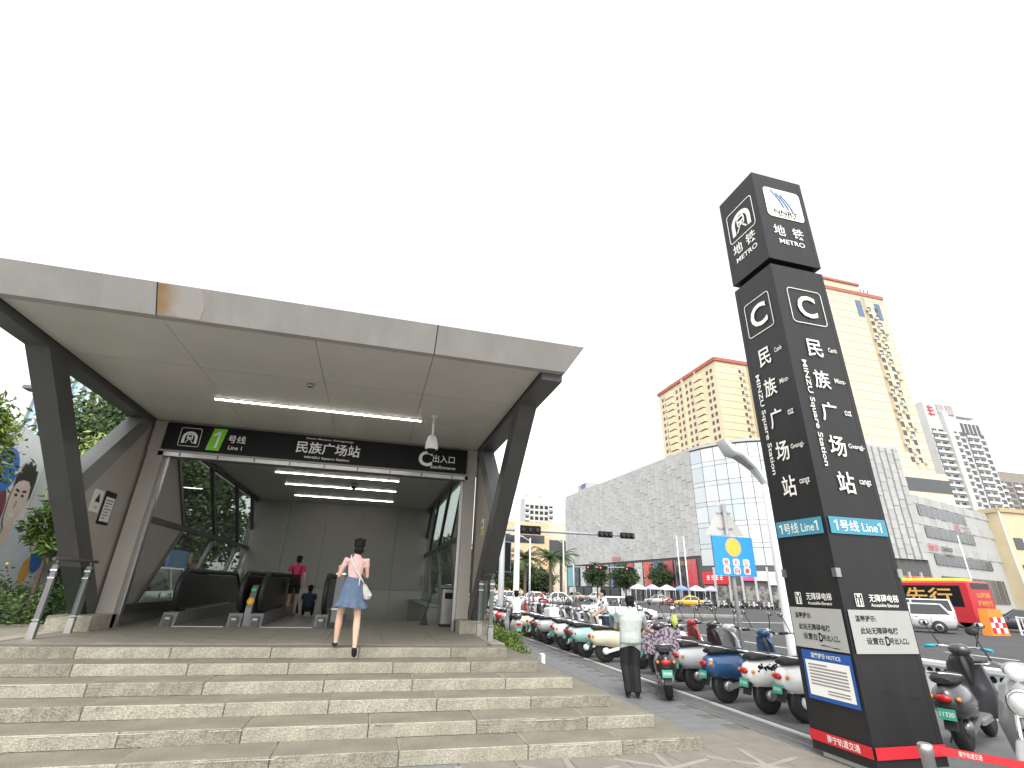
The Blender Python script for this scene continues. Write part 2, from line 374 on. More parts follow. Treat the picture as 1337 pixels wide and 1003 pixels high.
# side frames: edge beam, leaning column, strut, clad triangle
for sgn, (x0, x1) in ((1, (XR, XR+.30)), (-1, (XL-.30, XL))):
    P('edge_beam', m_frame, ent, 'box', x0-.0, x1+(.03 if sgn > 0 else 0)-(0 if sgn > 0 else 0), 6.53, 11.9, 4.66, 4.84)
    P('leaning_column', m_frame, ent, 'prism', [(x0, 11.28, 1.05), (x0, 11.74, 1.05), (x0, 8.17, 4.66), (x0, 7.70, 4.66)], (x1-x0, 0, 0))
    P('strut', m_strut, ent, 'prism', [(x0+.012, 11.45, 4.66), (x0+.012, 11.0, 4.66), (x0+.012, 9.42, 3.06), (x0+.012, 9.66, 2.76)], (x1-x0-.024, 0, 0))
    xm = x0+.06 if sgn > 0 else x1-.06
    P('side_cladding', m_beige, ent, 'prism', [(xm, 11.85, 1.05), (xm, 11.85, 4.66), (xm, 11.42, 4.66), (xm, 9.80, 3.0), (xm, 11.6, 1.2)], (.06*sgn, 0, 0))
    P('plinth', m_stone2, ent, 'cbox', x0-.27 if sgn > 0 else x1-.05, x1+.03 if sgn > 0 else x1+.27, 10.95, 11.95, LZ, 1.05, .012) if sgn > 0 else P('plinth', m_stone2, ent, 'cbox', x0-.05, x1+.30, 10.75, 11.95, LZ, 1.05, .012)
    P('corner_post', m_beige, ent, 'box', *((1.88, 2.14) if sgn > 0 else (-4.79, -4.50)), 11.52, 11.86, LZ, 4.15)
    P('guide_rail', m_steel, ent, 'box', *((1.82, 1.88) if sgn > 0 else (-4.50, -4.44)), 11.66, 11.78, LZ, 4.10)
    P('rubber_buffer', m_rubber, ent, 'box', *((2.16, 2.28) if sgn > 0 else (-4.93, -4.81)), 11.05, 11.17, 1.05, 1.36)
# header with the station sign
P('header', m_beige, ent, 'box', XL, XR, 11.5, 11.78, 4.13, 4.775)
P('shutter_box', m_strut, ent, 'box', XL+.3, XR-.3, 11.79, 12.05, 4.09, 4.20)
P('shutter_rail', m_steel, ent, 'box', -4.6, 1.95, 11.52, 11.60, 4.04, 4.125)
for i in range(9): P('rail_hanger', m_black, ent, 'box', -4.2+i*.72, -4.18+i*.72, 11.515, 11.52, 4.05, 4.12)
sb = P('sign_board', m_black, ent, 'box', -4.54, 1.89, 11.43, 11.498, 4.17, 4.735)
YS = 11.4275; X1 = (1, 0, 0); Z1 = (0, 0, 1)
def sg_txt(s, x, z, h, w=None, mat=m_white, bold=.008): return lettering(s, sb, (x, YS, z), X1, Z1, h=h, w=w, mat=mat, bold=bold)
def frame_sq(parent, c, r, u, half, wd, mat, nrm, rad=.2, halfv=None, name='pictogram_frame'):
    """rounded outline drawn as a flat ring"""
    c, r, u = Vector(c), Vector(r).normalized(), Vector(u).normalized(); hv = halfv or half
    def rr(hx, hy, q):
        pts = []
        for sx_, sy_, a0 in ((1, 1, 0), (-1, 1, 90), (-1, -1, 180), (1, -1, 270)):
            for k in range(4):
                a = R(a0+k*30); pts.append(c+r*(sx_*(hx-q)+q*math.cos(a))+u*(sy_*(hy-q)+q*math.sin(a)))
        return pts
    o, i_ = rr(half, hv, rad*half), rr(half-wd, hv-wd, max(.001, rad*half-wd)); n = len(o)
    m = MB(); m.add([tuple(p) for p in o+i_], [(k, (k+1) % n, (k+1) % n+n, k+n) for k in range(n)]); return m.build(name, mat, parent)
def poly_flat(parent, c, r, u, polys, mat, name='pictogram'):
    c, r, u = Vector(c), Vector(r).normalized(), Vector(u).normalized(); m = MB()
    for pl in polys: m.add([tuple(c+r*a+u*e) for a, e in pl], [tuple(range(len(pl)))])
    return m.build(name, mat, parent)
def strokes(parent, pos, right, up, w, h, n, mat, name='sign_strokes'):
    """blurred sign writing that cannot be read: n blocks of plain bars"""
    cw = w/n; pl = []
    for i in range(n):
        x0 = -w/2+i*cw+cw*.1; x1 = x0+cw*.8
        for q in range(3): z = -h/2+h*(q+.3)/3+RNG.uniform(-.05, .05)*h; pl.append([(x0+RNG.uniform(0, .2)*cw, z), (x1-RNG.uniform(0, .2)*cw, z), (x1-RNG.uniform(0, .1)*cw, z+h*.12), (x0, z+h*.12)])
    poly_flat(parent, pos, right, up, pl, mat, name)
    poly_flat(parent, Vector(pos)+Vector(right).normalized().cross(Vector(up).normalized())*.002*max(1, h), right, up, [[(x, -h/2), (x+cw*.13, -h/2), (x+cw*.13, h/2), (x, h/2)] for x in [-w/2+i*cw+cw*RNG.uniform(.3, .6) for i in range(n)]], mat, name)
def arch(ro, ri, hb, n=10):
    """quads of a thick arch with straight legs down to hb"""
    o = [(-ro, hb)]+[(-ro*math.cos(math.pi*k/n), ro*.95*math.sin(math.pi*k/n)) for k in range(n+1)]+[(ro, hb)]
    i_ = [(-ri, hb)]+[(-ri*math.cos(math.pi*k/n), ri*.95*math.sin(math.pi*k/n)) for k in range(n+1)]+[(ri, hb)]
    return [[o[k], o[k+1], i_[k+1], i_[k]] for k in range(len(o)-1)]
def metro_logo(parent, c, r, u, s, mat, dark, nrm):
    """tunnel arch with the front of a train inside, s = half size"""
    frame_sq(parent, c, r, u, s, s*.05, mat, nrm)
    poly_flat(parent, c, r, u, [[(a*s, (e-.05)*s) for a, e in q] for q in arch(.72, .46, -.62)], mat)
    n = Vector(nrm)*.0015
    poly_flat(parent, Vector(c)+n, r, u, [[(-.26*s, -.28*s), (.26*s, -.28*s), (.30*s, .05*s), (.24*s, .32*s), (-.24*s, .32*s), (-.30*s, .05*s)]], mat, 'train')
    poly_flat(parent, Vector(c)+n*2, r, u, [[(-.2*s, .02*s), (.2*s, .02*s), (.17*s, .2*s), (-.17*s, .2*s)], [(-.2*s, -.2*s), (-.08*s, -.2*s), (-.08*s, -.1*s), (-.2*s, -.1*s)], [(.08*s, -.2*s), (.2*s, -.2*s), (.2*s, -.1*s), (.08*s, -.1*s)]], dark, 'train_window')
    poly_flat(parent, Vector(c)+n, r, u, [[(-.16*s, -.32*s), (-.06*s, -.32*s), (-.3*s, -.62*s), (-.42*s, -.62*s)], [(.06*s, -.32*s), (.16*s, -.32*s), (.42*s, -.62*s), (.3*s, -.62*s)]], mat, 'track')
metro_logo(sb, (-4.06, YS, 4.45), X1, Z1, .20, m_white, m_black, (0, -1, 0))
poly_flat(sb, (-3.55, YS, 4.45), X1, Z1, [[(-.17, -.24), (.09, -.24), (.17, .24), (-.09, .24)]], m_green, 'line_badge')
poly_flat(sb, (-3.55, YS-.003, 4.45), X1, Z1, [[(-.015, -.18), (.03, -.18), (.065, .19), (.03, .19)], [(.055, .19), (.03, .19), (-.07, .10), (-.07, .06), (.02, .12)]], m_white, 'numeral_one')
sg_txt('号线', -3.16, 4.49, .17); sg_txt('Line 1', -3.16, 4.30, .085)
sg_txt('Camh Minzcuz Gvangjcangz', -1.27, 4.665, .05, 1.02, bold=.01); sg_txt('民族广场站', -1.27, 4.46, .27, 1.36, bold=.013); sg_txt('MINZU Square Station', -1.27, 4.235, .062, .95, bold=.012)
sg_txt('C', .90, 4.45, .36, bold=.03); sg_txt('出入口', 1.33, 4.47, .18, .52); sg_txt('Exit/Entrance', 1.33, 4.27, .075, .58, bold=.01)
# hall: floor, back wall, side glazing
P('rear_wall', m_strut, ent, 'box', -5.0, 2.4, 22.12, 22.3, -3.5, 4.85)
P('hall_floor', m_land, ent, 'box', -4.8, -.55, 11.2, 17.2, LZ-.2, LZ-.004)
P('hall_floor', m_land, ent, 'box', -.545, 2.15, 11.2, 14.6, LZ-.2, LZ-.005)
for i in range(5):
    a, c = XL-.1+i*1.43, XL-.1+(i+1)*1.43-.01
    P('wall_panel', m_taupe, ent, 'box', a, c, 22.0, 22.1, 1.47, 4.8); P('wall_panel', m_taupe2, ent, 'box', a, c, 22.0, 22.1, -3.5, 1.46)
for i in range(14): P('stair', m_land, ent, 'box', -.5, 1.6, 14.6+i*.3, 14.6+(i+1)*.3, LZ-.6-(i+1)*.15, LZ-(i+1)*.15)
P('parapet', m_taupe, ent, 'box', 1.62, 2.1, 14.9, 21.9, -2, 1.12); P('parapet_cap', m_strut, ent, 'box', 1.58, 2.12, 14.88, 21.95, 1.122, 1.16)
P('pit_wall', m_taupe, ent, 'box', -4.95, -4.82, 11.9, 22, -3.5, LZ+.3); P('pit_wall', m_taupe, ent, 'box', 2.17, 2.3, 11.9, 22, -3.5, LZ+.3); P('pit_floor', m_land, ent, 'box', -5, 2.3, 15, 22, -3.6, -3.5)
for sgn, xg in ((1, 2.12), (-1, -4.77)):
    fr = P('window_frame', m_frame, ent, 'box', xg-.06, xg+.06, 11.9, 22, 1.02, 1.17)
    P('window_rail', m_frame, fr, 'box', xg-.05, xg+.05, 11.9, 22, 2.79, 2.91); P('window_rail', m_frame, fr, 'box', xg-.05, xg+.05, 11.9, 22, 4.62, 4.735)
    tops = [10.6, 12.75, 15.6, 18.5, 20.9]
    for i, y0 in enumerate(tops):
        if y0 > 12: P('mullion', m_frame, fr, 'bar', (xg, y0, 4.66), (xg, y0+1.9, 2.85), .09, .12, (0, 1, 0)); P('mullion', m_strut, fr, 'bar', (xg, y0+1.9, 2.85), (xg, y0+.25, 1.15), .09, .12, (0, 1, 0))
        y1 = tops[i+1] if i < 4 else 23
        g = m_beige if i == 0 else m_glass; nm = 'infill_panel' if i == 0 else 'pane'
        P(nm, g, fr, 'prism', [(xg-.008, max(11.9, y0), 4.62), (xg-.008, y1, 4.62), (xg-.008, min(22, y1+1.77), 2.91), (xg-.008, max(11.9, y0+1.77), 2.91)], (.016, 0, 0))
        P(nm, g, fr, 'prism', [(xg-.008, max(11.9, y0+1.85), 2.79), (xg-.008, min(22, y1+1.85), 2.79), (xg-.008, y1+.27, 1.17), (xg-.008, max(11.9, y0+.27), 1.17)], (.016, 0, 0))
P('sprinkler', m_steel, ent, 'lathe', [(.05, 4.72), (.06, 4.75), (.03, 4.78)], (-1.38, 8.24, 0))
# ---------------------------------------------------------------- escalators
m_cream0 = M('label_cream', (.45, .45, .36), .5, var=0)
def escalator(x0, x1, label):
    e = thing('escalator', label, 'escalator', ((x0+x1)/2, 12.2, LZ), 'escalators in the entrance hall')
    for x in (x0, x1):
        prof = [(12.62, .30), (12.42, .40), (12.30, .62), (12.36, .84), (12.62, .97), (16.9, .97), (21.5, -1.7), (21.5, -2.4), (16.9, .30)]
        bl = P('balustrade', m_balus, e, 'prism', [(x-.012, y, LZ+z) for y, z in prof], (.024, 0, 0))
        hr = [(12.9, .26), (12.6, .27), (12.36, .36), (12.22, .60), (12.28, .88), (12.60, 1.03), (16.9, 1.03), (21.5, -1.62)]
        P('handrail', m_rubber, bl, 'tube', [(x, y, LZ+z) for y, z in hr], .055, 8)
        P('skirt', m_strut, e, 'prism', [(x-.13, 12.15, LZ), (x-.13, 12.25, LZ+.24), (x-.13, 16.9, LZ+.26), (x-.13, 21.5, LZ-2.4), (x-.13, 21.5, LZ-2.8), (x-.13, 16.9, LZ)], (.26, 0, 0))
        P('end_plate', m_frame, e, 'box', x-.07, x+.07, 12.11, 12.148, LZ, LZ+.2)
        P('end_label', m_cream0, e, 'box', x-.045, x+.045, 12.10, 12.109, LZ+.12, LZ+.16)
    P('comb_plate', m_steel, e, 'box', x0+.14, x1-.14, 12.0, 17.0, LZ-.02, LZ+.012)
    for i in range(12): P('escalator_step', m_strut, e, 'box', x0+.14, x1-.14, 17.0+i*.38, 17.37+i*.38, LZ-.5-i*.2, LZ-.03-i*.2)
    return e
e1 = escalator(-3.78, -2.58, 'escalator beside the glazed wall, behind the dark balustrade panel'); e2 = escalator(-2.18, -.90, 'escalator where the shopper with the black backpack stands')
dk = thing('escalator_deck', 'sloped steel deck with stickers between the two escalators', 'cover panel', (-2.38, 12.3, LZ))
P('deck', m_strut, dk, 'prism', [(-2.44, 12.25, LZ+.0), (-2.44, 12.3, LZ+.35), (-2.44, 12.55, LZ+.78), (-2.44, 16.9, LZ+.86), (-2.44, 16.9, LZ)], (.12, 0, 0))
P('yellow_sticker', M('sticker_yellow', (.8, .42, .03), .5, var=0), dk, 'lathe', [(.0, 0), (.075, 0), (.075, .004), (0, .004)], (-2.38, 12.33, LZ+.47), 14, 'y'); P('green_sticker', M('sticker_green', (.05, .5, .18), .5, var=0), dk, 'box', -2.43, -2.33, 12.44, 12.45, LZ+.66, LZ+.72)
gp = thing('guard_post', 'grey guard panel with steel clamps beside the escalator mouth', 'post', (-.62, 12.05, LZ))
P('panel', m_strut, gp, 'box', -.70, -.54, 12.0, 12.1, LZ+.1, LZ+1.22); P('foot', m_rubber, gp, 'box', -.73, -.51, 11.96, 12.14, LZ, LZ+.11)
for z in (.35, 1.05): P('clamp', m_chrome, gp, 'box', -.72, -.52, 11.98, 12.12, LZ+z, LZ+z+.03)

# ---------------------------------------------------------------- glass railings at the landing's two sides
def railing(x, label):
    t_ = thing('glass_railing', label, 'railing', (x, 10.05, LZ))
    for y in (9.55, 10.55):
        ps = P('post', m_strut, t_, 'box', x-.035, x+.035, y-.03, y+.03, LZ, LZ+1.02)
        P('base_plate', m_steel, ps, 'box', x-.045, x+.045, y-.04, y+.04, LZ, LZ+.22)
        for z in (.24, .82, .93): P('clamp', m_chrome, ps, 'box', x-.045, x+.045, y-.038, y+.038, LZ+z, LZ+z+.025)
        P('bracket', m_chrome, ps, 'tube', [(x, y, LZ+1.0), (x, y, LZ+1.06), (x, y-.04, LZ+1.10)], .014, 6)
    P('top_rail', m_frame, t_, 'tube', [(x, 9.42, LZ+1.10), (x, 10.75, LZ+1.10)], .026, 10)
    P('pane', m_rail, t_, 'box', x-.007, x+.007, 9.60, 10.50, LZ+.26, LZ+1.0)
railing(-4.68, 'glass railing with steel clamps beside the hedge'); railing(2.2, 'glass railing with steel clamps on the landing edge beside the planter')
# wall notices
m_paper = M('notice_white', (.78, .77, .73), .6, var=0)
nw = P('warning_notice', m_paper, None, 'box', -4.862, -4.842, 10.25, 10.55, 2.72, 3.10); tag(nw, 'white notice with a black triangle on the cladding', 'notice')
poly_flat(nw, (-4.840, 10.40, 2.95), (0, 1, 0), Z1, [[(-.09, -.06), (.09, -.06), (0, .10)]], m_black, 'warning_triangle')
strokes(nw, (-4.840, 10.40, 2.80), (0, 1, 0), Z1, .12, .04, 2, m_black)
ni = P('service_notice', m_black, None, 'box', -4.862, -4.840, 10.63, 11.02, 2.55, 3.13); tag(ni, 'black framed service timetable notice on the cladding', 'notice')
P('sheet', m_paper, ni, 'box', -4.839, -4.835, 10.66, 10.99, 2.60, 3.03)
for i in range(7): P('text_line', m_strut, ni, 'box', -4.834, -4.832, 10.69, 10.69+RNG.uniform(.12, .26), 2.65+i*.052, 2.668+i*.052)
ny = P('yellow_notice', M('notice_yellow', (.75, .55, .05), .6, var=0), None, 'box', 2.197, 2.212, 10.62, 10.86, 2.72, 2.86); tag(ny, 'small yellow and white warning notice beside the leaning column', 'notice'); P('sheet', m_paper, ny, 'box', 2.196, 2.212, 10.62, 10.86, 2.865, 3.06)
for yy in (10.68, 10.80): poly_flat(ny, (2.1945, yy, 2.96), (0, -1, 0), Z1, [[(-.04, -.05), (.04, -.05), (0, .06)]], m_black, 'warning_triangle')
# dome camera
dc = thing('dome_camera', 'white dome security camera hanging from the canopy ceiling', 'security camera', (.82, 9.25, 4.10))
P('stem', m_white, dc, 'tube', [(.82, 9.25, 4.78), (.82, 9.25, 4.36)], .022, 8); P('flange', m_white, dc, 'lathe', [(.07, 4.765), (.07, 4.78)], (.82, 9.25, 0)); P('housing', m_white, dc, 'lathe', [(.03, 4.40), (.08, 4.36), (.115, 4.24), (.125, 4.13), (.11, 4.11)], (.82, 9.25, 0)); P('dome', m_black, dc, 'ell', (.82, 9.25, 4.12), .095, .095, .10)
dc2 = thing('dome_camera', 'small dark dome camera between the hall lights', 'security camera', (-.9, 17.0, 4.6)); P('housing', m_strut, dc2, 'lathe', [(.10, 4.74), (.12, 4.66), (.09, 4.63)], (-.9, 17.0, 0)); P('dome', m_black, dc2, 'ell', (-.9, 17, 4.63), .085, .085, .09)
# litter bin
bn = thing('litter_bin', 'brushed steel litter bin with ash tray standing inside the entrance', 'litter bin', (1.93, 12.9, LZ))
P('drum', m_steel, bn, 'cbox', 1.70, 2.14, 12.72, 13.08, LZ+.06, LZ+.84, .03); P('base', m_rubber, bn, 'box', 1.73, 2.11, 12.75, 13.05, LZ, LZ+.058)
P('lid', m_strut, bn, 'cbox', 1.66, 2.18, 12.68, 13.12, LZ+.842, LZ+.90, .02); P('opening', m_black, bn, 'box', 1.78, 2.06, 12.712, 12.718, LZ+.60, LZ+.74); P('ash_tray', m_chrome, bn, 'lathe', [(.12, LZ+.90), (.13, LZ+.92), (.10, LZ+.925), (.09, LZ+.905)], (1.92, 12.9, 0))
br = thing('broom', 'thin broom leaning behind the litter bin', 'broom', (1.5, 13.3, LZ)); P('stick', m_rubber, br, 'tube', [(1.40, 13.25, LZ+.2), (1.66, 13.32, LZ+1.25)], .014, 6); P('head', m_rubber, br, 'prism', [(1.30, 13.22, LZ), (1.48, 13.22, LZ), (1.43, 13.22, LZ+.24), (1.38, 13.22, LZ+.24)], (0, .08, 0))

# ---------------------------------------------------------------- totem
m_tot = M('totem_charcoal', (.014, .014, .015), .5, spec=.4, scale=2.5, col2=(.022, .0215, .021), thr=(.3, .75), stretch=(1, 1, .25)); m_edge = M('totem_edge', (.02, .02, .022), .45, var=.1, spec=.35)
m_cream = M('lettering_cream', (.80, .79, .72), .5, var=0); m_teal = M('line_teal', (.06, .27, .37), .5, var=0); m_gpanel = M('notice_panel_grey', (.38, .38, .355), .5, var=.05); m_blue = M('notice_blue', (.02, .09, .32), .45, var=0); m_red = M('band_red', (.55, .02, .03), .5, var=0)
TX0, TX1, TY0, TY1 = 5.31, 6.27, 4.97, 5.79
tt = thing('station_totem', 'tall dark metro totem lettered with the station name beside the steps', 'totem sign', ((TX0+TX1)/2, (TY0+TY1)/2, 0))
P('plinth', M('totem_plinth', (.5, .5, .48), .7, var=.1), tt, 'cbox', TX0+.06, TX1-.06, TY0+.06, TY1-.06, 0, .06, .01)
body = P('shaft', m_tot, tt, 'box', TX0, TX1, TY0, TY1, .06, 6.40); neck = P('neck', m_black, tt, 'box', TX0+.07, TX1-.07, TY0+.07, TY1-.07, 6.402, 6.50); head = P('head_box', m_tot, tt, 'box', TX0-.01, TX1, TY0-.01, TY1, 6.502, 8.24)
for (a, z0, z1) in ((body, .06, 6.40), (head, 6.502, 8.24)):
    d = .012 if a is head else .002
    for (x, y) in ((TX0-d, TY0-d), (TX1-.07+.002, TY0-d), (TX0-d, TY1-.07+.002)):
        P('edge_trim', m_edge, a, 'box', x, x+.07, y, y+.07, z0+.004, z1-.004)
# two lettered faces: face A looks along -x (towards the steps), face B along -y (towards the forecourt)
FA = dict(o=Vector((TX0-.018, (TY0+TY1)/2, 0)), r=Vector((0, -1, 0)), n=Vector((-1, 0, 0)), w=TY1-TY0)
FB = dict(o=Vector(((TX0+TX1)/2, TY0-.018, 0)), r=Vector((1, 0, 0)), n=Vector((0, -1, 0)), w=TX1-TX0)
def face_pt(F, a, z): return F['o']+F['r']*a+Vector((0, 0, z))
for F, isA in ((FA, True), (FB, False)):
    k = F['w']/.96; r = F['r']
    def tx(s, a, z, h, w_=None, mat=m_cream, bold=.01, par=body, up=Z1, rr=None): return lettering(s, par, face_pt(F, a*k, z), rr or r, up, h=h, w=w_, mat=mat, bold=bold)
    hn = F['n']*.0
    if isA: metro_logo(head, face_pt(F, .01, 7.56), r, Z1, .36*k, m_cream, m_tot, F['n'])
    else:
        frame_sq(head, face_pt(F, .025, 7.675), r, Z1, .36, .3045, m_cream, F['n'], halfv=.305, name='emblem_panel'); poly_flat(head, face_pt(F, .025, 7.675)-F['n']*.001, r, Z1, [[(-.2, -.15), (.2, -.15), (.2, .15), (-.2, .15)]], m_cream, 'emblem_panel')
        for q in range(3):
            arc = [(-.22+q*.085+.20*math.sin(s_*1.3), .26-q*.03-.32*s_) for s_ in (0, .25, .5, .75, 1)]
            poly_flat(head, face_pt(F, .02, 7.66)+F['n']*.003, r, Z1, [[(arc[i][0], arc[i][1]), (arc[i][0]+.035, arc[i][1]+.01), (arc[i+1][0]+.035, arc[i+1][1]), (arc[i+1][0], arc[i+1][1])] for i in range(4)], m_blue, 'emblem_stroke')
        lettering('NNRT', head, face_pt(F, .03, 7.49)+F['n']*.003, r, Z1, h=.085, w=.46, mat=m_black, bold=.012); lettering('南宁轨道交通', head, face_pt(F, .04, 7.415)+F['n']*.003, r, Z1, h=.05, mat=m_black)
    tx('地', -.18, 7.10, .21, par=head, bold=.012); tx('铁', .18, 7.10, .21, par=head, bold=.012); tx('METRO', .02, 6.885, .09, .48, par=head, bold=.014)
    frame_sq(body, face_pt(F, .01*k, 5.71), r, Z1, .31*k, .012, m_cream, F['n'], halfv=.30); tx('C', .01, 5.71, .38, bold=.02)
    for s, sm, z in (('民', 'Camh', 5.01), ('族', 'Minz-', 4.52), ('广', 'cuz', 4.04), ('场', 'Gvangj-', 3.56), ('站', 'cangz', 3.075)):
        tx(s, -.03, z, .28, .27*k, bold=.013); tx(sm, .285, z+.01, .085 if 'j' in sm or 'g' in sm else .072, (.038*len(sm))*k, bold=.008)
    tx('MINZU Square Station', -.285, 4.03, .10, 1.52, bold=.012, up=tuple(r), rr=(0, 0, -1))
    poly_flat(body, face_pt(F, 0, 2.53), r, Z1, [[(-.44*k, -.10), (.44*k, -.10), (.44*k, .10), (-.44*k, .10)]], m_teal, 'line_band')
    lettering('号线 Line', body, face_pt(F, 0, 2.53)+F['n']*.003, r, Z1, h=.135, w=.58*k, mat=m_cream, bold=.01)
    for a1 in (-.345, .335): poly_flat(body, face_pt(F, a1*k, 2.53)+F['n']*.003, r, Z1, [[(0, -.06), (.022, -.06), (.022, .06), (0, .06)], [(0, .06), (-.03, .042), (-.03, .022), (0, .038)]], m_cream, 'numeral_one')
    # lift notice
    frame_sq(body, face_pt(F, -.25*k, 1.685), r, Z1, .055*k, .009, m_cream, F['n'], rad=.05, halfv=.07, name='lift_pictogram')
    poly_flat(body, face_pt(F, -.25*k, 1.685), r, Z1, [[(-.03, -.06), (-.012, -.06), (-.012, .02), (-.03, .02)], [(.012, -.06), (.03, -.06), (.03, .02), (.012, .02)], [(-.02, .03), (.02, .03), (.02, .06), (-.02, .06)]], m_cream, 'lift_pictogram')
    tx('无障碍电梯', .12, 1.71, .085, .44*k, bold=.01); tx('Accessible Elevator', .12, 1.635, .036, .42*k, bold=.01)
    poly_flat(body, face_pt(F, .0, 1.355), r, Z1, [[(-.45*k, -.225), (.45*k, -.225), (.45*k, .225), (-.45*k, .225)]], m_gpanel, 'lift_notice')
    for s, a, z, h_, w_ in (('温馨提示:', -.22, 1.49, .065, .30), ('此站无障碍电梯', -.06, 1.365, .07, .54), ('设置在', -.15, 1.26, .07, .25), ('D', .03, 1.26, .095, .07), ('号出入口。', .20, 1.26, .068, .27)):
        lettering(s, body, face_pt(F, a*k, z)+F['n']*.003, r, Z1, h=h_, w=w_*k, mat=m_black, bold=.012 if s != 'D' else .03)
    # scuffs on the shaft
    for q in range(3): poly_flat(body, face_pt(F, RNG.uniform(-.3, .3), RNG.uniform(.6, 1.2))+F['n']*.002, r, Z1, [[(-.02, 0), (RNG.uniform(.1, .22), RNG.uniform(-.02, .02)), (.05, .008)]], m_edge, 'scuff')
    poly_flat(body, face_pt(F, 0, .21), r, Z1, [[(-.5*F['w'], -.055), (.5*F['w'], -.055), (.5*F['w'], .055), (-.5*F['w'], .055)]], m_red, 'red_band')
    if isA: lettering('南宁轨道交通', body, face_pt(F, .05, .212)+F['n']*.003, r, Z1, h=.075, w=.42, mat=m_cream, bold=.01)
# blue notice with rules of use on face A
bnx = FA['o']+Vector((0, 0, 0)); nb = poly_flat(body, face_pt(FA, .03, .845), FA['r'], Z1, [[(-.35, -.26), (.35, -.26), (.35, .26), (-.35, .26)]], m_blue, 'blue_notice')
lettering('温馨提示 NOTICE', body, face_pt(FA, .03, 1.055)+FA['n']*.003, FA['r'], Z1, h=.055, w=.42, mat=m_cream, bold=.01)
poly_flat(body, face_pt(FA, .03, .82)+FA['n']*.003, FA['r'], Z1, [[(-.31, -.19), (.31, -.19), (.31, .18), (-.31, .18)]], m_cream, 'notice_sheet')
for i in range(7): poly_flat(body, face_pt(FA, .03, .955-i*.034)+FA['n']*.005, FA['r'], Z1, [[(-.27, -.008), (.26 if i else .0, -.008), (.26 if i else .0, .008), (-.27, .008)]], M('print_grey', (.25, .25, .25), .6, var=0), 'text_line')
for z in (.70, .67): poly_flat(body, face_pt(FA, .08, z)+FA['n']*.005, FA['r'], Z1, [[(-.1, -.007), (.2, -.007), (.2, .007), (-.1, .007)]], MATS['print_grey'], 'text_line')
for (x, y, z) in ((TX0-.02, TY0-.02, 1.93), (TX1-.04, TY0-.02, 1.95), (TX0-.02, TY1-.05, 1.93)): P('torn_tape', m_steel, body, 'box', x, x+.07, y, y+.06, z, z+.10)
# ---------------------------------------------------------------- people
m_skin = M('skin', (.62, .40, .28), .55, var=.05, scale=10); m_hair = M('black_hair', (.010, .009, .008), .65, var=.2, scale=40, spec=.2)
def cloth(name, c): return M('cloth_'+name, c, .85, var=.12, scale=14, bump=.25, bscale=120)
BASE = dict(pelvis=(0, 0, .93), waist=(0, 0, 1.07), chest=(0, .01, 1.27), neck=(0, -.01, 1.45), head=(0, .03, 1.585),
    shl=(-.175, 0, 1.40), shr=(.175, 0, 1.40), ell=(-.23, -.03, 1.13), elr=(.23, -.03, 1.13), wrl=(-.24, .05, .89), wrr=(.24, .05, .89),
    hipl=(-.09, 0, .91), hipr=(.09, 0, .91), knl=(-.10, .03, .50), knr=(.10, .03, .50), anl=(-.10, -.02, .09), anr=(.10, -.02, .09), tol=(-.11, .14, .03), tor=(.11, .14, .03))
SEAT = dict(BASE, pelvis=(0, 0, .82), waist=(0, .03, .96), chest=(0, .07, 1.15), neck=(0, .10, 1.33), head=(0, .14, 1.465), shl=(-.18, .08, 1.28), shr=(.18, .08, 1.28),
    ell=(-.26, .25, 1.05), elr=(.26, .25, 1.05), wrl=(-.28, .50, 1.0), wrr=(.28, .50, 1.0), hipl=(-.09, .02, .80), hipr=(.09, .02, .80), knl=(-.13, .42, .74), knr=(.13, .42, .74), anl=(-.13, .40, .36), anr=(.13, .40, .36), tol=(-.13, .55, .31), tor=(.13, .55, .31))
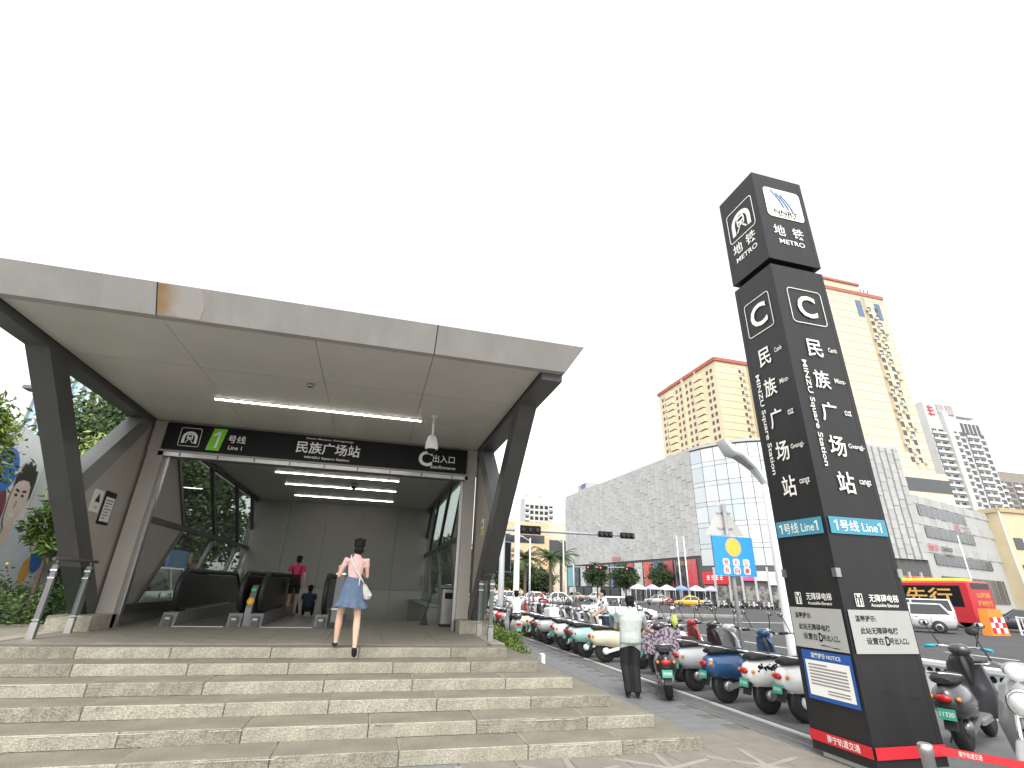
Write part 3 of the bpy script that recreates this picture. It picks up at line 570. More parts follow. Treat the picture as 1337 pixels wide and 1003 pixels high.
def person(label, joints, shirt, legs, shoe, loc=(0, 0, 0), rz=0, k=1.0, slim=1.0, sleeve=.5, legend=1.0, voxel=.014, female=False, hairstyle='short', group=None, world=False, tail=False):
    """one continuous remeshed body; colours by nearest limb; hair and eyes are children. world=True: joints are world coordinates minus loc"""
    J = {n: Vector(p)*k for n, p in joints.items()}; b = MB(); caps = []; s = slim
    def limb(pts, rad, key, rec=None):
        b.tube(pts, rad, 10)
        for i in range(len(pts)-1): caps.append((Vector(pts[i]), Vector(pts[i+1]), rad[i], rad[i+1], key if isinstance(key, str) else key[i]))
    def ring(c, rx, ry, n=14, lean=None): return [tuple(c+Vector((rx*math.cos(2*math.pi*i/n)*RX.x+ry*math.sin(2*math.pi*i/n)*RY.x, rx*math.cos(2*math.pi*i/n)*RX.y+ry*math.sin(2*math.pi*i/n)*RY.y, rx*math.cos(2*math.pi*i/n)*RX.z+ry*math.sin(2*math.pi*i/n)*RY.z))) for i in range(n)]
    RX = (J['shr']-J['shl']); RX.z = 0; RX.normalize(); RY = Vector((-RX.y, RX.x, 0))
    pel, wai, che, nec, hd = J['pelvis'], J['waist'], J['chest'], J['neck'], J['head']
    hw = .155*s*k; ww = (.115 if female else .14)*s*k; cw = (.145 if female else .17)*s*k
    if tail: ww = hw*.98
    b.loft([ring(pel-(wai-pel)*.75, hw*.75, .085*k), ring(pel-(wai-pel)*.3, hw*.98, .115*s*k), ring(pel+(wai-pel)*.2, hw, .115*s*k), ring(wai, ww, .095*s*k), ring(wai+(che-wai)*.55, cw*.95, .105*s*k), ring(che, cw*1.03, .112*s*k), ring(che+(nec-che)*.55, cw*1.0, .09*k), ring(che+(nec-che)*.86, cw*.62, .065*k), ring(nec, .052*k, .055*k)], smooth=True)
    caps.append((pel-(wai-pel)*.6, pel+(wai-pel)*(-.5 if tail else .55), hw, hw*.9, 'legs'))
    if tail: caps.append((pel-(wai-pel)*.25, wai, hw*1.12, hw, 'shirt'))
    caps.append((pel+(wai-pel)*.7, che, ww*1.1, cw, 'shirt')); caps.append((che, che+(nec-che)*.80, cw, cw*.8, 'shirt'))
    limb([nec-(hd-nec)*.25, nec, nec+(hd-nec)*.75], [.055*k, .050*k, .05*k], 'skin')
    for sd in 'lr':
        sh, el, wr, hp, kn, an, to = (J[q+sd] for q in ('sh', 'el', 'wr', 'hip', 'kn', 'an', 'to'))
        up = 'shirt'; m1 = sh+(el-sh)*sleeve
        r0 = .056*s*k
        b.tube([sh+(che-sh)*.25, sh, m1, m1+(el-sh)*.02, el, el+(wr-el)*.35, wr], [.05*k, r0, .052*s*k, .043*s*k, .037*s*k, .038*s*k, .026*k], 10)
        caps.append((sh, m1, r0, r0, 'shirt')); caps.append((m1+(el-sh)*.04, el, .036*k, .036*k, 'skin' if sleeve < .95 else 'shirt')); caps.append((el, wr, .036*k, .028*k, 'skin'))
        # hand: palm and five tapering fingers of unequal length, slightly curled
        d = (wr-el).normalized(); sidev = d.cross(Vector((0, 0, 1))); sidev = sidev.normalized() if sidev.length > .1 else Vector((1, 0, 0)); dn = sidev.cross(d).normalized()
        if dn.z > 0: dn = -dn
        pe = wr+d*.085*k; b.tube([wr-d*.01, wr+d*.03*k, pe], [.026*k, .034*k, .032*k], 8); caps.append((wr, pe+d*.08*k, .03*k, .03*k, 'skin'))
        for q, L in enumerate((.066, .075, .07, .055)):
            p0 = pe-d*.01+sidev*(.026-.0175*q)*k; p1 = p0+d*L*.55*k+dn*.008*k; b.tube([p0, p1, p1+d*L*.4*k+dn*.022*k], [.0095*k, .009*k, .007*k], 6)
        p0 = wr+d*.03*k+sidev*.024*k; b.tube([p0, p0+sidev*.026*k+d*.028*k, p0+sidev*.03*k+d*.058*k], [.012*k, .011*k, .008*k], 6)
        # leg with calf and foot
        ce = kn+(an-kn)*.35-RY*.012*k; lr = (.082 if not female else .078)*s*k
        if legend >= 1: rad = [.092*s*k, lr, .064*s*k, .058*s*k, .054*s*k]
        else: rad = [.088*s*k, lr, .050*k, .053*k, .031*k]
        b.tube([hp+(pel-hp)*.3, hp+(kn-hp)*.25, kn, ce, an], rad, 12)
        if legend >= 1: caps.append((hp, kn, lr, .065*k, 'legs')); caps.append((kn, an-(an-kn)*.06, .06*k, .055*k, 'legs'))
        else:
            e_ = hp+(kn-hp)*legend if legend > 0 else hp
            caps.append((hp, e_, lr, lr, 'legs')); caps.append((e_+(kn-hp)*.02, kn, .06*k, .05*k, 'skin')); caps.append((kn, an, .05*k, .035*k, 'skin'))
        fd = (to-an); b.tube([an-fd*.18-Vector((0, 0, .035*k)), an+fd*.3-Vector((0, 0, .02*k)), to-fd*.2, to], [.034*k, .042*k, .04*k, .024*k], 10)
        caps.append((an+fd*.1-Vector((0, 0, .03*k)), to, .045*k, .04*k, 'shoe'))
    # head: skull, jaw, nose, ears
    fwd = RY if not joints.get('look') else Vector(joints['look']).normalized(); fwd.z = 0; fwd.normalize(); side = Vector((fwd.y, -fwd.x, 0)); rot = Matrix((side, fwd, Vector((0, 0, 1)))).transposed()
    b.ell(hd+fwd*-.008*k, .076*k, .096*k, .112*k, 14, 10, rot=rot); b.ell(hd+fwd*.035*k+Vector((0, 0, -.05*k)), .055*k, .058*k, .062*k, 12, 8, rot=rot); b.ell(hd+fwd*.098*k+Vector((0, 0, -.022*k)), .014*k, .018*k, .024*k, 8, 6, rot=rot)
    for q in (-1, 1): b.ell(hd+side*q*.078*k+Vector((0, 0, -.015*k)), .012*k, .022*k, .032*k, 8, 6, rot=rot)
    caps.append((hd-Vector((0, 0, .05*k)), hd+Vector((0, 0, .03*k)), .09*k, .09*k, 'skin'))
    me0 = b.mesh('body', m_skin); o = bpy.data.objects.new('person', me0); C.objects.link(o)
    md = o.modifiers.new('r', 'REMESH'); md.mode = 'VOXEL'; md.voxel_size = voxel; md.use_smooth_shade = True
    ms = o.modifiers.new('s', 'SMOOTH'); ms.factor = .5; ms.iterations = 3
    me = bpy.data.meshes.new_from_object(o.evaluated_get(bpy.context.evaluated_depsgraph_get())); o.modifiers.clear(); o.data = me; me.name = 'person'
    keys = ['skin', 'shirt', 'legs', 'shoe']; me.materials.clear()
    for mt in (m_skin, shirt, legs, shoe): me.materials.append(mt)
    nf = len(me.polygons); ce = np.empty(nf*3); me.polygons.foreach_get('center', ce); ce = ce.reshape(-1, 3); best = np.full(nf, 1e9); idx = np.zeros(nf, dtype=np.int32)
    for p0, p1, r0, r1, key in caps:
        a = np.array(p0); d = np.array(p1)-a; L2 = max(1e-9, d@d); tt_ = np.clip(((ce-a)@d)/L2, 0, 1); dist = np.linalg.norm(ce-(a+tt_[:, None]*d), axis=1)-(r0+(r1-r0)*tt_)
        mk = dist < best; best[mk] = dist[mk]; idx[mk] = keys.index(key)
    me.polygons.foreach_set('material_index', idx); me.polygons.foreach_set('use_smooth', [True]*nf); me.update()
    o.location = loc; o.rotation_euler = (0, 0, rz); tag(o, label, 'person', group)
    def child(nm, mb, mt):
        c = bpy.data.objects.new(nm, mb.mesh(nm, mt)); C.objects.link(c); c.parent = o; return c
    h = MB(); up = Vector((0, 0, 1))
    h.ell(hd-fwd*.022*k+up*.026*k, .086*k, .096*k, .106*k, 16, 10, rot=rot)
    if hairstyle == 'bob': h.ell(hd-fwd*.045*k-up*.045*k, .080*k, .066*k, .085*k, 14, 9, rot=rot)
    elif hairstyle == 'bun': h.ell(hd-fwd*.105*k+up*.03*k, .045*k, .045*k, .045*k, 12, 8, rot=rot)
    else: h.ell(hd-fwd*.045*k-up*.03*k, .076*k, .06*k, .07*k, 14, 8, rot=rot)
    for q in range(14):
        a = R(q*360/14); h.ell(hd-fwd*(.03+.05*math.cos(a))*k+side*.06*math.sin(a)*k+up*(.075+.02*RNG.random())*k, .03*k, .03*k, .024*k, 8, 6, rot=rot)
    child('hair', h, m_hair)
    ey = MB()
    for q in (-1, 1): ey.ell(hd+fwd*.083*k+side*q*.032*k, .012*k, .008*k, .007*k, 8, 6, rot=rot)
    child('eyes', ey, M('eye_dark', (.03, .02, .02), .3, var=0))
    mo = MB(); mo.ell(hd+fwd*.086*k-up*.062*k, .022*k, .008*k, .006*k, 8, 6, rot=rot); child('mouth', mo, M('lip', (.4, .15, .13), .5, var=0))
    return o, child
pink = cloth('pale_pink', (.72, .47, .43)); denim = cloth('denim', (.10, .145, .22)); blackc = cloth('black', (.015, .015, .017)); sage = cloth('sage', (.40, .44, .41)); whitec = cloth('white', (.72, .72, .74)); magenta = cloth('magenta', (.62, .05, .13)); navy = cloth('navy', (.03, .04, .08)); purple = cloth('plum', (.14, .05, .09)); blue_c = cloth('blue', (.03, .08, .45)); redc = cloth('red', (.6, .03, .03)); orange_c = cloth('orange', (.55, .13, .05)); lightblue = cloth('light_blue', (.35, .45, .6))
# woman climbing the last step
WB = Vector((-.24, 8.48, .675))
wj = {n: Vector(p)-WB for n, p in dict(pelvis=(-.235, 8.46, 1.60), waist=(-.235, 8.46, 1.74), chest=(-.235, 8.47, 1.93), neck=(-.24, 8.48, 2.10), head=(-.225, 8.51, 2.235), shl=(-.385, 8.47, 2.045), shr=(-.085, 8.47, 2.045), ell=(-.47, 8.50, 1.79), wrl=(-.475, 8.68, 1.90), elr=(-.05, 8.53, 1.79), wrr=(-.14, 8.70, 1.86),
    hipl=(-.315, 8.46, 1.58), knl=(-.375, 8.55, 1.25), anl=(-.375, 8.53, .90), tol=(-.40, 8.69, .845), hipr=(-.16, 8.46, 1.58), knr=(-.115, 8.44, 1.22), anr=(-.095, 8.28, .86), tor=(-.085, 8.35, .715)).items()}
wo, wc = person('woman in pale pink top and denim skirt climbing the last step', wj, pink, denim, blackc, loc=WB, k=1.0, slim=.80, sleeve=.42, legend=.02, voxel=.0105, female=True, hairstyle='bob')
sk = MB(); rings = []
for z, rx, ry, amp in ((1.775, .122, .098, 0), (1.68, .150, .118, 0), (1.56, .178, .140, 0), (1.475, .190, .150, .002), (1.44, .205, .165, .012), (1.40, .222, .18, .02), (1.36, .236, .192, .026)):
    rings.append([(-.235-WB.x+(rx+amp*math.sin(9*a))*math.cos(a), 8.465-WB.y+(ry+amp*math.sin(9*a))*math.sin(a), z-WB.z+.012*math.sin(2*a)) for a in [2*math.pi*i/54 for i in range(54)]])
sk.loft(rings, smooth=True, caps=False); wc('skirt', sk, denim)
bagm = M('bag_white', (.68, .66, .60), .5, var=.05); hb = MB(); hb.loft([[(.16+a, -.03+c_, .80), (.24+a, -.09+c_, .80), (.27+a, -.02+c_, .80), (.2+a, .04+c_, .80)] for a, c_ in ((0, 0),)]+[[(.13, -.04, .86), (.25, -.12, .84), (.30, -.03, .86), (.19, .05, .88)], [(.13, -.05, .96), (.21, -.12, .93), (.24, -.05, .94), (.17, .02, .97)], [(.13, -.05, 1.02), (.18, -.10, 1.0), (.20, -.05, 1.0), (.15, .0, 1.03)]], smooth=False)
tb = hb.build('shoulder_bag', bagm); tb.location = WB; tag(tb, 'small white leather bag slung on the climbing woman', 'handbag')
P('strap', bagm, tb, 'tube', [Vector(p)+WB for p in ((.165, -.085, 1.01), (.10, -.112, 1.10), (.02, -.125, 1.20), (-.06, -.118, 1.33), (-.09, -.06, 1.41), (-.08, .0, 1.43))], .011, 6); P('strap_end', bagm, tb, 'tube', [Vector(p)+WB for p in ((.09, -.105, 1.12), (.085, -.115, .98))], .009, 6)
# man in sage shirt bending over his scooter
MBs = Vector((4.66, 9.0, 0))
mj = {n: Vector(p)-MBs for n, p in dict(pelvis=(4.66, 8.98, .90), waist=(4.68, 9.0, 1.03), chest=(4.73, 9.06, 1.22), neck=(4.77, 9.13, 1.39), head=(4.80, 9.20, 1.505), shl=(4.53, 9.10, 1.33), shr=(4.94, 9.02, 1.31), ell=(4.52, 9.25, 1.08), wrl=(4.78, 9.42, 1.02), elr=(5.05, 9.10, 1.08), wrr=(5.24, 9.28, 1.02),
    hipl=(4.57, 9.0, .88), knl=(4.57, 9.06, .49), anl=(4.58, 8.99, .09), tol=(4.62, 9.15, .035), hipr=(4.75, 8.97, .88), knr=(4.74, 9.0, .49), anr=(4.71, 8.92, .09), tor=(4.79, 9.06, .035)).items()}
person('man in sage green shirt and black trousers leaning over a black scooter', mj, sage, blackc, blackc, loc=MBs, slim=1.28, sleeve=.6, voxel=.0115, tail=True)
# man in white shirt among the parked scooters
j2 = dict(BASE, head=(0, .07, 1.575), neck=(0, .01, 1.45), ell=(-.25, .08, 1.14), wrl=(-.18, .30, 1.0), elr=(.25, .08, 1.14), wrr=(.18, .30, 1.0)); person('man in white T-shirt looking down among the parked scooters', j2, whitec, navy, blackc, loc=(7.0, 15.0, 0), rz=R(75), k=1.03, slim=1.05, sleeve=.6, voxel=.018)
# traveller with backpack on the escalator, companion crouching beside
j3 = dict(BASE, ell=(-.30, .05, 1.17), wrl=(-.46, .22, 1.02), anr=(.12, -.05, .09)); po, pc = person('person in magenta top with black backpack holding the escalator handrail', j3, magenta, blackc, blackc, loc=(-1.98, 15.6, LZ+.012), rz=R(2), k=.905, slim=1.02, sleeve=.5, legend=.55, voxel=.017)
bp = MB(); bp.loft([[(-.11, -.13, 1.06), (.11, -.13, 1.06), (.11, -.25, 1.06), (-.11, -.25, 1.06)], [(-.13, -.12, .95), (.13, -.12, .95), (.13, -.27, .95), (-.13, -.27, .95)], [(-.12, -.12, .80), (.12, -.12, .80), (.12, -.25, .80), (-.12, -.25, .80)]]); bpo = bp.build('backpack', blackc); bpo.location = (-1.98, 15.6, LZ); tag(bpo, 'black backpack worn over the magenta top', 'backpack')
for q in (-1, 1): P('strap', blackc, bpo, 'tube', [Vector((-1.98+q*.08, 15.6-.13, LZ+1.05)), Vector((-1.98+q*.10, 15.6-.11, LZ+1.20)), Vector((-1.98+q*.11, 15.6-.02, LZ+1.28))], .014, 6)
j4 = dict(BASE, pelvis=(0, 0, .26), waist=(0, .02, .40), chest=(0, .05, .57), neck=(0, .06, .74), head=(0, .09, .87), shl=(-.17, .04, .69), shr=(.17, .04, .69), ell=(-.24, .16, .50), elr=(.24, .16, .50), wrl=(-.12, .34, .46), wrr=(.12, .34, .46), hipl=(-.1, .02, .25), hipr=(.1, .02, .25), knl=(-.15, .32, .45), knr=(.15, .32, .45), anl=(-.14, .28, .09), anr=(.14, .28, .09), tol=(-.15, .42, .03), tor=(.15, .42, .03)); person('person in dark clothes crouching on the escalator landing', j4, navy, blackc, blackc, loc=(-1.55, 15.5, LZ+.012), k=.8, slim=1.1, voxel=.02)

# ---------------------------------------------------------------- scooters
m_tail = M('tail_red', (.5, .02, .02), .25, var=0); m_amber = M('indicator_amber', (.75, .25, .03), .25, var=0); m_plate = M('plate_green', (.05, .30, .21), .5, var=0); m_lens = M('headlamp_lens', (.7, .72, .72), .1, var=0, coat=.5); m_rim = M('rim_grey', (.32, .32, .32), .35, metal=.7, var=.1); m_seat = M('seat_black', (.02, .02, .021), .6, var=.15, scale=12)
def paint(n, c): return M('paint_'+n, c, .3, var=.05, scale=3, coat=.6)
def scooter_proto(name, col, shell2=None, topbox=False, cape=False, white_motor=False, plate='', spots=False, grips=None, lowlamp=False):
    pt = paint(name, col); sh = paint(shell2[0], shell2[1]) if shell2 else pt
    e = thing('scooter', 'x', 'scooter', (0, 0, 0)); 
    for x in (0, 1.27):
        wl = P('wheel', m_rubber, e, 'lathe', [(.13, -.055), (.205, -.065), (.242, -.035), (.246, 0), (.242, .035), (.205, .065), (.13, .055)], (x, 0, .246), 20, 'y')
        P('rim', m_rim, wl, 'lathe', [(.03, -.062), (.12, -.045), (.135, -.056), (.135, .056), (.12, .045), (.03, .062)], (x, 0, .246), 16, 'y')
    P('motor_hub', m_white if white_motor else m_rim, e, 'lathe', [(.02, -.12), (.075, -.11), (.085, -.065), (.085, .065), (.075, .11), (.02, .12)], (0, 0, .246), 14, 'y')
    for q in (-1, 1): P('swing_arm', m_white if white_motor else m_strut, e, 'bar', (-.03, q*.105, .225), (.42, q*.115, .33), .035, .07)
    P('shock_absorber', m_chrome, e, 'tube', [(.02, .12, .25), (.10, .12, .52)], .025, 8)
    def sec(x, w_, z0, z1, tw=.6):
        n = 12; r = []
        for i in range(n):
            a = 2*math.pi*i/n; cy, cz = math.cos(a), math.sin(a); zz = (z0+z1)/2+(z1-z0)/2*(abs(cz)**.75)*(1 if cz > 0 else -1); ww = w_*(1-(1-tw)*max(0, cz))
            r.append((x, ww*(abs(cy)**.7)*(1 if cy > 0 else -1), zz))
        return r
    body_ = P('body_shell', pt, e, 'loft', [sec(-.38, .05, .48, .60), sec(-.34, .11, .41, .66), sec(-.22, .17, .35, .71), sec(0, .19, .34, .73), sec(.22, .18, .30, .72), sec(.40, .14, .26, .68), sec(.47, .11, .26, .55)], smooth=True)
    if spots:
        for q in range(46):
            a, z_ = RNG.uniform(-.28, .22), RNG.uniform(.5, .66); s_ = RNG.uniform(.012, .03)
            for y in (-1, 1): P('spot', m_black, body_, 'ell', (a, y*(.162 if abs(a) < .15 else .14), z_), s_, .012, s_*.8, 7, 5)
    P('seat', m_seat, e, 'loft', [sec(-.30, .09, .70, .76, .8), sec(-.22, .13, .69, .80, .8), sec(.05, .135, .70, .81, .8), sec(.25, .12, .70, .79, .8), sec(.42, .07, .69, .77, .8)], smooth=True)
    P('floorboard', m_strut, e, 'cbox', .38, .92, -.15, .15, .24, .31, .02)
    P('leg_shield', sh, e, 'loft', [[(x+(.07 if abs(y) < .01 and x > .93 else 0), y*1.25, z) for x, y, z in q] for q in [[(.90, -.17, .26), (.97, 0, .26), (.90, .17, .26), (.86, .15, .27), (.90, 0, .27), (.86, -.15, .27)], [(.98, -.20, .55), (1.06, 0, .55), (.98, .20, .55), (.95, .18, .56), (1.0, 0, .56), (.95, -.18, .56)], [(.93, -.15, .84), (1.02, 0, .86), (.93, .15, .84), (.90, .13, .84), (.95, 0, .85), (.90, -.13, .84)], [(.88, -.09, .94), (.96, 0, .96), (.88, .09, .94), (.86, .08, .94), (.90, 0, .95), (.86, -.08, .94)]]], smooth=True)
    P('front_mudguard', sh, e, 'loft', [[(1.27+.27*math.cos(R(a))*1.0, y, .225+.27*math.sin(R(a))) for y in (-.07, -.04, .04, .07)]+[(1.27+.245*math.cos(R(a)), y, .225+.245*math.sin(R(a))) for y in (.07, .04, -.04, -.07)] for a in (10, 40, 70, 100, 130, 160)], smooth=True)
    for q in (-1, 1): P('fork', m_chrome, e, 'tube', [(1.27, q*.085, .225), (1.06, q*.07, .72)], .02, 8)
    P('steering_column', m_strut, e, 'tube', [(1.06, 0, .62), (.90, 0, 1.0)], .035, 8)
    P('handlebar_cowl', sh, e, 'ell', (.92, 0, 1.0), .10, .13, .075, 12, 8)
    P('headlight', m_lens, e, 'lathe', [(.02, .0), (.075, .01), (.08, -.02), (.06, -.06)], (1.04, 0, .99), 14, 'x')
    hb_ = P('handlebar', m_chrome, e, 'tube', [(.82, -.33, 1.02), (.88, -.18, 1.04), (.92, 0, 1.02), (.88, .18, 1.04), (.82, .33, 1.02)], .014, 8)
    for q in (-1, 1):
        P('grip', grips or m_rubber, hb_, 'tube', [(.86, q*.23, 1.035), (.81, q*.35, 1.02)], .021, 8); P('brake_lever', m_chrome, hb_, 'tube', [(.90, q*.20, 1.03), (.89, q*.33, 1.01)], .007, 5)
        mi_ = P('mirror', m_rubber, e, 'tube', [(.88, q*.19, 1.05), (.86, q*.24, 1.18), (.83, q*.27, 1.27)], .007, 6); P('mirror_head', m_rubber, mi_, 'ell', (.82, q*.29, 1.31), .02, .058, .042, 12, 8); P('mirror_glass', m_chrome, mi_, 'ell', (.806, q*.29, 1.31), .008, .05, .035, 12, 8)
        P('indicator', m_amber, e, 'ell', (-.335, q*.125, .565), .03, .024, .026, 10, 6)
    P('tail_light', m_tail, e, 'ell', (-.385, 0, .565), .035, .075, .042, 12, 8)
    rk = P('grab_rail', m_chrome, e, 'tube', [(.06, -.15, .76), (-.15, -.16, .80), (-.36, -.10, .82), (-.42, 0, .82), (-.36, .10, .82), (-.15, .16, .80), (.06, .15, .76)], .011, 6)
    P('rear_mudguard', m_rubber, e, 'prism', [(-.28, -.06, .47), (-.33, -.06, .47), (-.40, -.06, .26), (-.36, -.06, .26)], (0, .12, 0))
    pl_ = P('number_plate', m_plate, e, 'prism', [(-.395, -.08, .465), (-.405, -.08, .465), (-.425, -.08, .36), (-.415, -.08, .36)], (0, .16, 0)); (lettering(plate, pl_, (-.418, 0, .413), (0, -1, 0), (.19, 0, 1), h=.045, w=.13, mat=m_white) if plate else strokes(pl_, (-.418, 0, .413), (0, -1, 0), (.19, 0, 1), .13, .04, 5, m_white))
    P('rear_fender', pt, e, 'loft', [[(.275*math.cos(R(a)), y, .246+.275*math.sin(R(a))) for y in (-.085, .085)]+[(.262*math.cos(R(a)), y, .246+.262*math.sin(R(a))) for y in (.085, -.085)] for a in (40, 70, 100, 130, 155)], smooth=True)
    P('under_tray', m_rubber, e, 'box', -.05, .45, -.09, .09, .22, .36)
    if lowlamp: hl = P('headlight', m_lens, e, 'lathe', [(.02, .03), (.09, .015), (.105, -.03), (.09, -.09)], (1.10, 0, .74), 18, 'x'); P('lamp_ring', m_chrome, hl, 'lathe', [(.105, -.03), (.122, -.03), (.122, .01), (.105, .012)], (1.10, 0, .74), 18, 'x'); P('front_slot', m_black, e, 'ell', (1.085, 0, .53), .02, .08, .02, 10, 6)
    P('kick_stand', m_strut, e, 'tube', [(.35, .10, .28), (.25, .20, .02)], .012, 6)
    if topbox: P('top_box', m_white, e, 'cbox', -.52, -.20, -.19, .19, .82, 1.08, .03)
    if cape:
        cp = M('cape_print', (.30, .26, .30), .8, scale=22, col2=(.05, .025, .05), thr=(.47, .53)); r_ = []
        for i, (x, z, hw_) in enumerate(((.72, .62, .30), (.80, .80, .36), (.86, .98, .38), (.90, 1.08, .36), (.98, 1.06, .34), (1.06, .92, .33), (1.10, .70, .30))):
            r_.append([(x+.02*math.sin(k_*2.1+i), -hw_+2*hw_*k_/9, z+.025*math.sin(k_*1.7+i*1.3)-.05*abs(k_-4.5)/4.5) for k_ in range(10)])
        cm = MB(); vs2 = [p for r in r_ for p in r]; cm.add(vs2+[(x-.012, y, z-.012) for x, y, z in vs2], [(a*10+c_, a*10+c_+1, a*10+c_+11, a*10+c_+10) for a in range(6) for c_ in range(9)]+[(70+a*10+c_+10, 70+a*10+c_+11, 70+a*10+c_+1, 70+a*10+c_) for a in range(6) for c_ in range(9)], smooth=True); cm.build('wind_apron', cp, e)
        for q in (-1, 1): P('handlebar_muff', M('muff_lime', (.45, .55, .12), .8, var=.2, scale=30), e, 'ell', (.86, q*.30, 1.09), .07, .06, .12, 12, 8)
    kids_index(e); return e
protos = {}
def scooter(kind, x, y, ang, label, group='scooters parked along the white line', lean=0):
    if kind not in protos:
        o = scooter_proto(*SC_KINDS[kind][0], **SC_KINDS[kind][1]); protos[kind] = o
    else: o = copy_tree(protos[kind])
    o.location = (x, y, .0 if x < 9.7 else -.119); o.scale = (1.07, 1.07, 1.07); o.rotation_euler = (R(lean), 0, R(ang)); tag(o, label, 'scooter', group); return o
SC_KINDS = {'black': (('black', (.02, .02, .022)), dict(cape=True)), 'silver': (('silver', (.42, .43, .44)), {}), 'blue': (('blue', (.02, .07, .17)), dict(shell2=('blue', (.02, .07, .17)))), 'white': (('white', (.72, .72, .70)), dict(white_motor=True)), 'spotted': (('white', (.72, .72, .70)), dict(spots=True)),
    'cream': (('cream', (.66, .62, .46)), dict(white_motor=True)), 'mint': (('mint', (.33, .55, .51)), dict(white_motor=True)), 'dark': (('graphite', (.05, .05, .055)), {}), 'whitebox': (('white', (.72, .72, .70)), dict(topbox=True)), 'grey': (('warm_grey', (.28, .28, .28)), dict(shell2=('warm_grey', (.28, .28, .28)), lowlamp=True)), 'red': (('red', (.4, .03, .03)), {}), 'teal': (('graphite', (.05, .05, .055)), dict(grips=M('grip_teal', (.02, .32, .42), .5, var=0), plate='11320')), 'far': (('graphite', (.05, .05, .055)), {})}
scooter('black', 5.25, 8.80, 62, 'black scooter with patterned wind apron beside the man in the sage shirt', lean=-3)
scooter('silver', 6.22, 9.45, 8, 'silver grey scooter parked between the apron scooter and the blue one'); scooter('blue', 6.12, 8.42, 4, 'dark blue scooter with black seat parked beside the silver one')
scooter('spotted', 6.28, 7.62, 6, 'white scooter with black cow spots parked beside the blue one'); scooter('white', 6.42, 7.05, 3, 'white scooter with white motor hub parked against the totem')
scooter('teal', 7.32, 5.52, 24, 'dark grey scooter with teal grips parked by the perforated barrier'); 
scooter('grey', 7.42, 4.50, 200, 'pale grey scooter facing the totem with its round headlamp forward')
row = ['cream', 'mint', 'dark', 'white', 'whitebox', 'silver', 'dark', 'white', 'cream', 'white', 'dark', 'silver', 'red', 'white', 'dark', 'whitebox', 'silver', 'white', 'dark', 'white']
ORD = ['first', 'second', 'third', 'fourth', 'fifth', 'sixth', 'seventh', 'eighth', 'ninth', 'tenth', 'eleventh', 'twelfth', 'thirteenth', 'fourteenth', 'fifteenth', 'sixteenth', 'seventeenth', 'eighteenth', 'nineteenth', 'twentieth']
for i, kd in enumerate(row): scooter(kd, 5.95+RNG.uniform(-.1, .25), 13.25+i*.80+RNG.uniform(-.08, .08), 5+RNG.uniform(-7, 7), {'whitebox': 'white scooter with top box', 'mint': 'mint green scooter', 'cream': 'cream scooter'}.get(kd, kd+' scooter')+', '+ORD[i]+' in the long row beyond the sage shirted man', 'long row of parked scooters', RNG.uniform(-5, -2))
for i, kd in enumerate(('dark', 'red', 'silver')): scooter(kd, 6.5+RNG.uniform(-.1, .1), 10.4+i*.85, 5+RNG.uniform(-5, 5), {'dark': 'dark scooter standing behind the apron scooter', 'red': 'dark red scooter behind the man in the sage shirt', 'silver': 'silver scooter just beyond the dark red one'}[kd], 'long row of parked scooters', -3)
for i in range(18): scooter(['white', 'dark', 'silver', 'cream', 'dark'][i % 5], 8.3+RNG.uniform(-.2, .2), 13.4+i*.95+RNG.uniform(-.2, .2), 185+RNG.uniform(-8, 8), ['white', 'dark', 'silver', 'cream', 'dark'][i % 5]+' scooter, '+ORD[i]+' in the row facing the long one', 'second row of parked scooters', RNG.uniform(2, 5))
# riders
def rider(kind, x, y, ang, slabel, plabel, shirt, legs=navy, k=1.0):
    scooter(kind, x, y, ang, slabel, 'scooters being ridden'); v = Matrix.Rotation(R(ang), 3, 'Z') @ Vector((.03, 0, 0))
    j = {n: (Vector(p)-Vector((0, 0, .0)) if isinstance(p, tuple) else p) for n, p in SEAT.items()}
    return person(plabel, j, shirt, legs, blackc, loc=(x+v.x, y+v.y, .04 if x < 9.7 else -.079), rz=R(ang-90), k=k, sleeve=.5, voxel=.022, group='people riding scooters')
rider('silver', 4.95, 17.6, 84, 'grey scooter ridden by the man in the white shirt', 'man in white shirt riding a grey scooter away along the row', whitec, blackc)
rider('dark', 4.35, 20.4, 95, 'dark scooter ridden by the person in plum', 'person in plum top riding ahead of the white shirted rider', purple)
rider('dark', 3.6, 22.5, 100, 'dark scooter ridden by the person in bright blue', 'person in bright blue top riding beside the entrance', blue_c)
rider('red', 18.4, 55.0, 170, 'red scooter crossing the junction', 'person in red jacket riding across the junction', redc)
rider('far', 43.2, 61.1, 150, 'small dark scooter crossing before the yellow taxi', 'person in light blue riding before the yellow taxi', lightblue)
rider('red', 45.6, 74.0, 160, 'scooter between the silver sedan and the taxi', 'person in orange riding between silver sedan and taxi', orange_c)
rider('white', 62.5, 70.0, 150, 'white scooter beside the red car', 'person in white riding beside the red car', whitec)
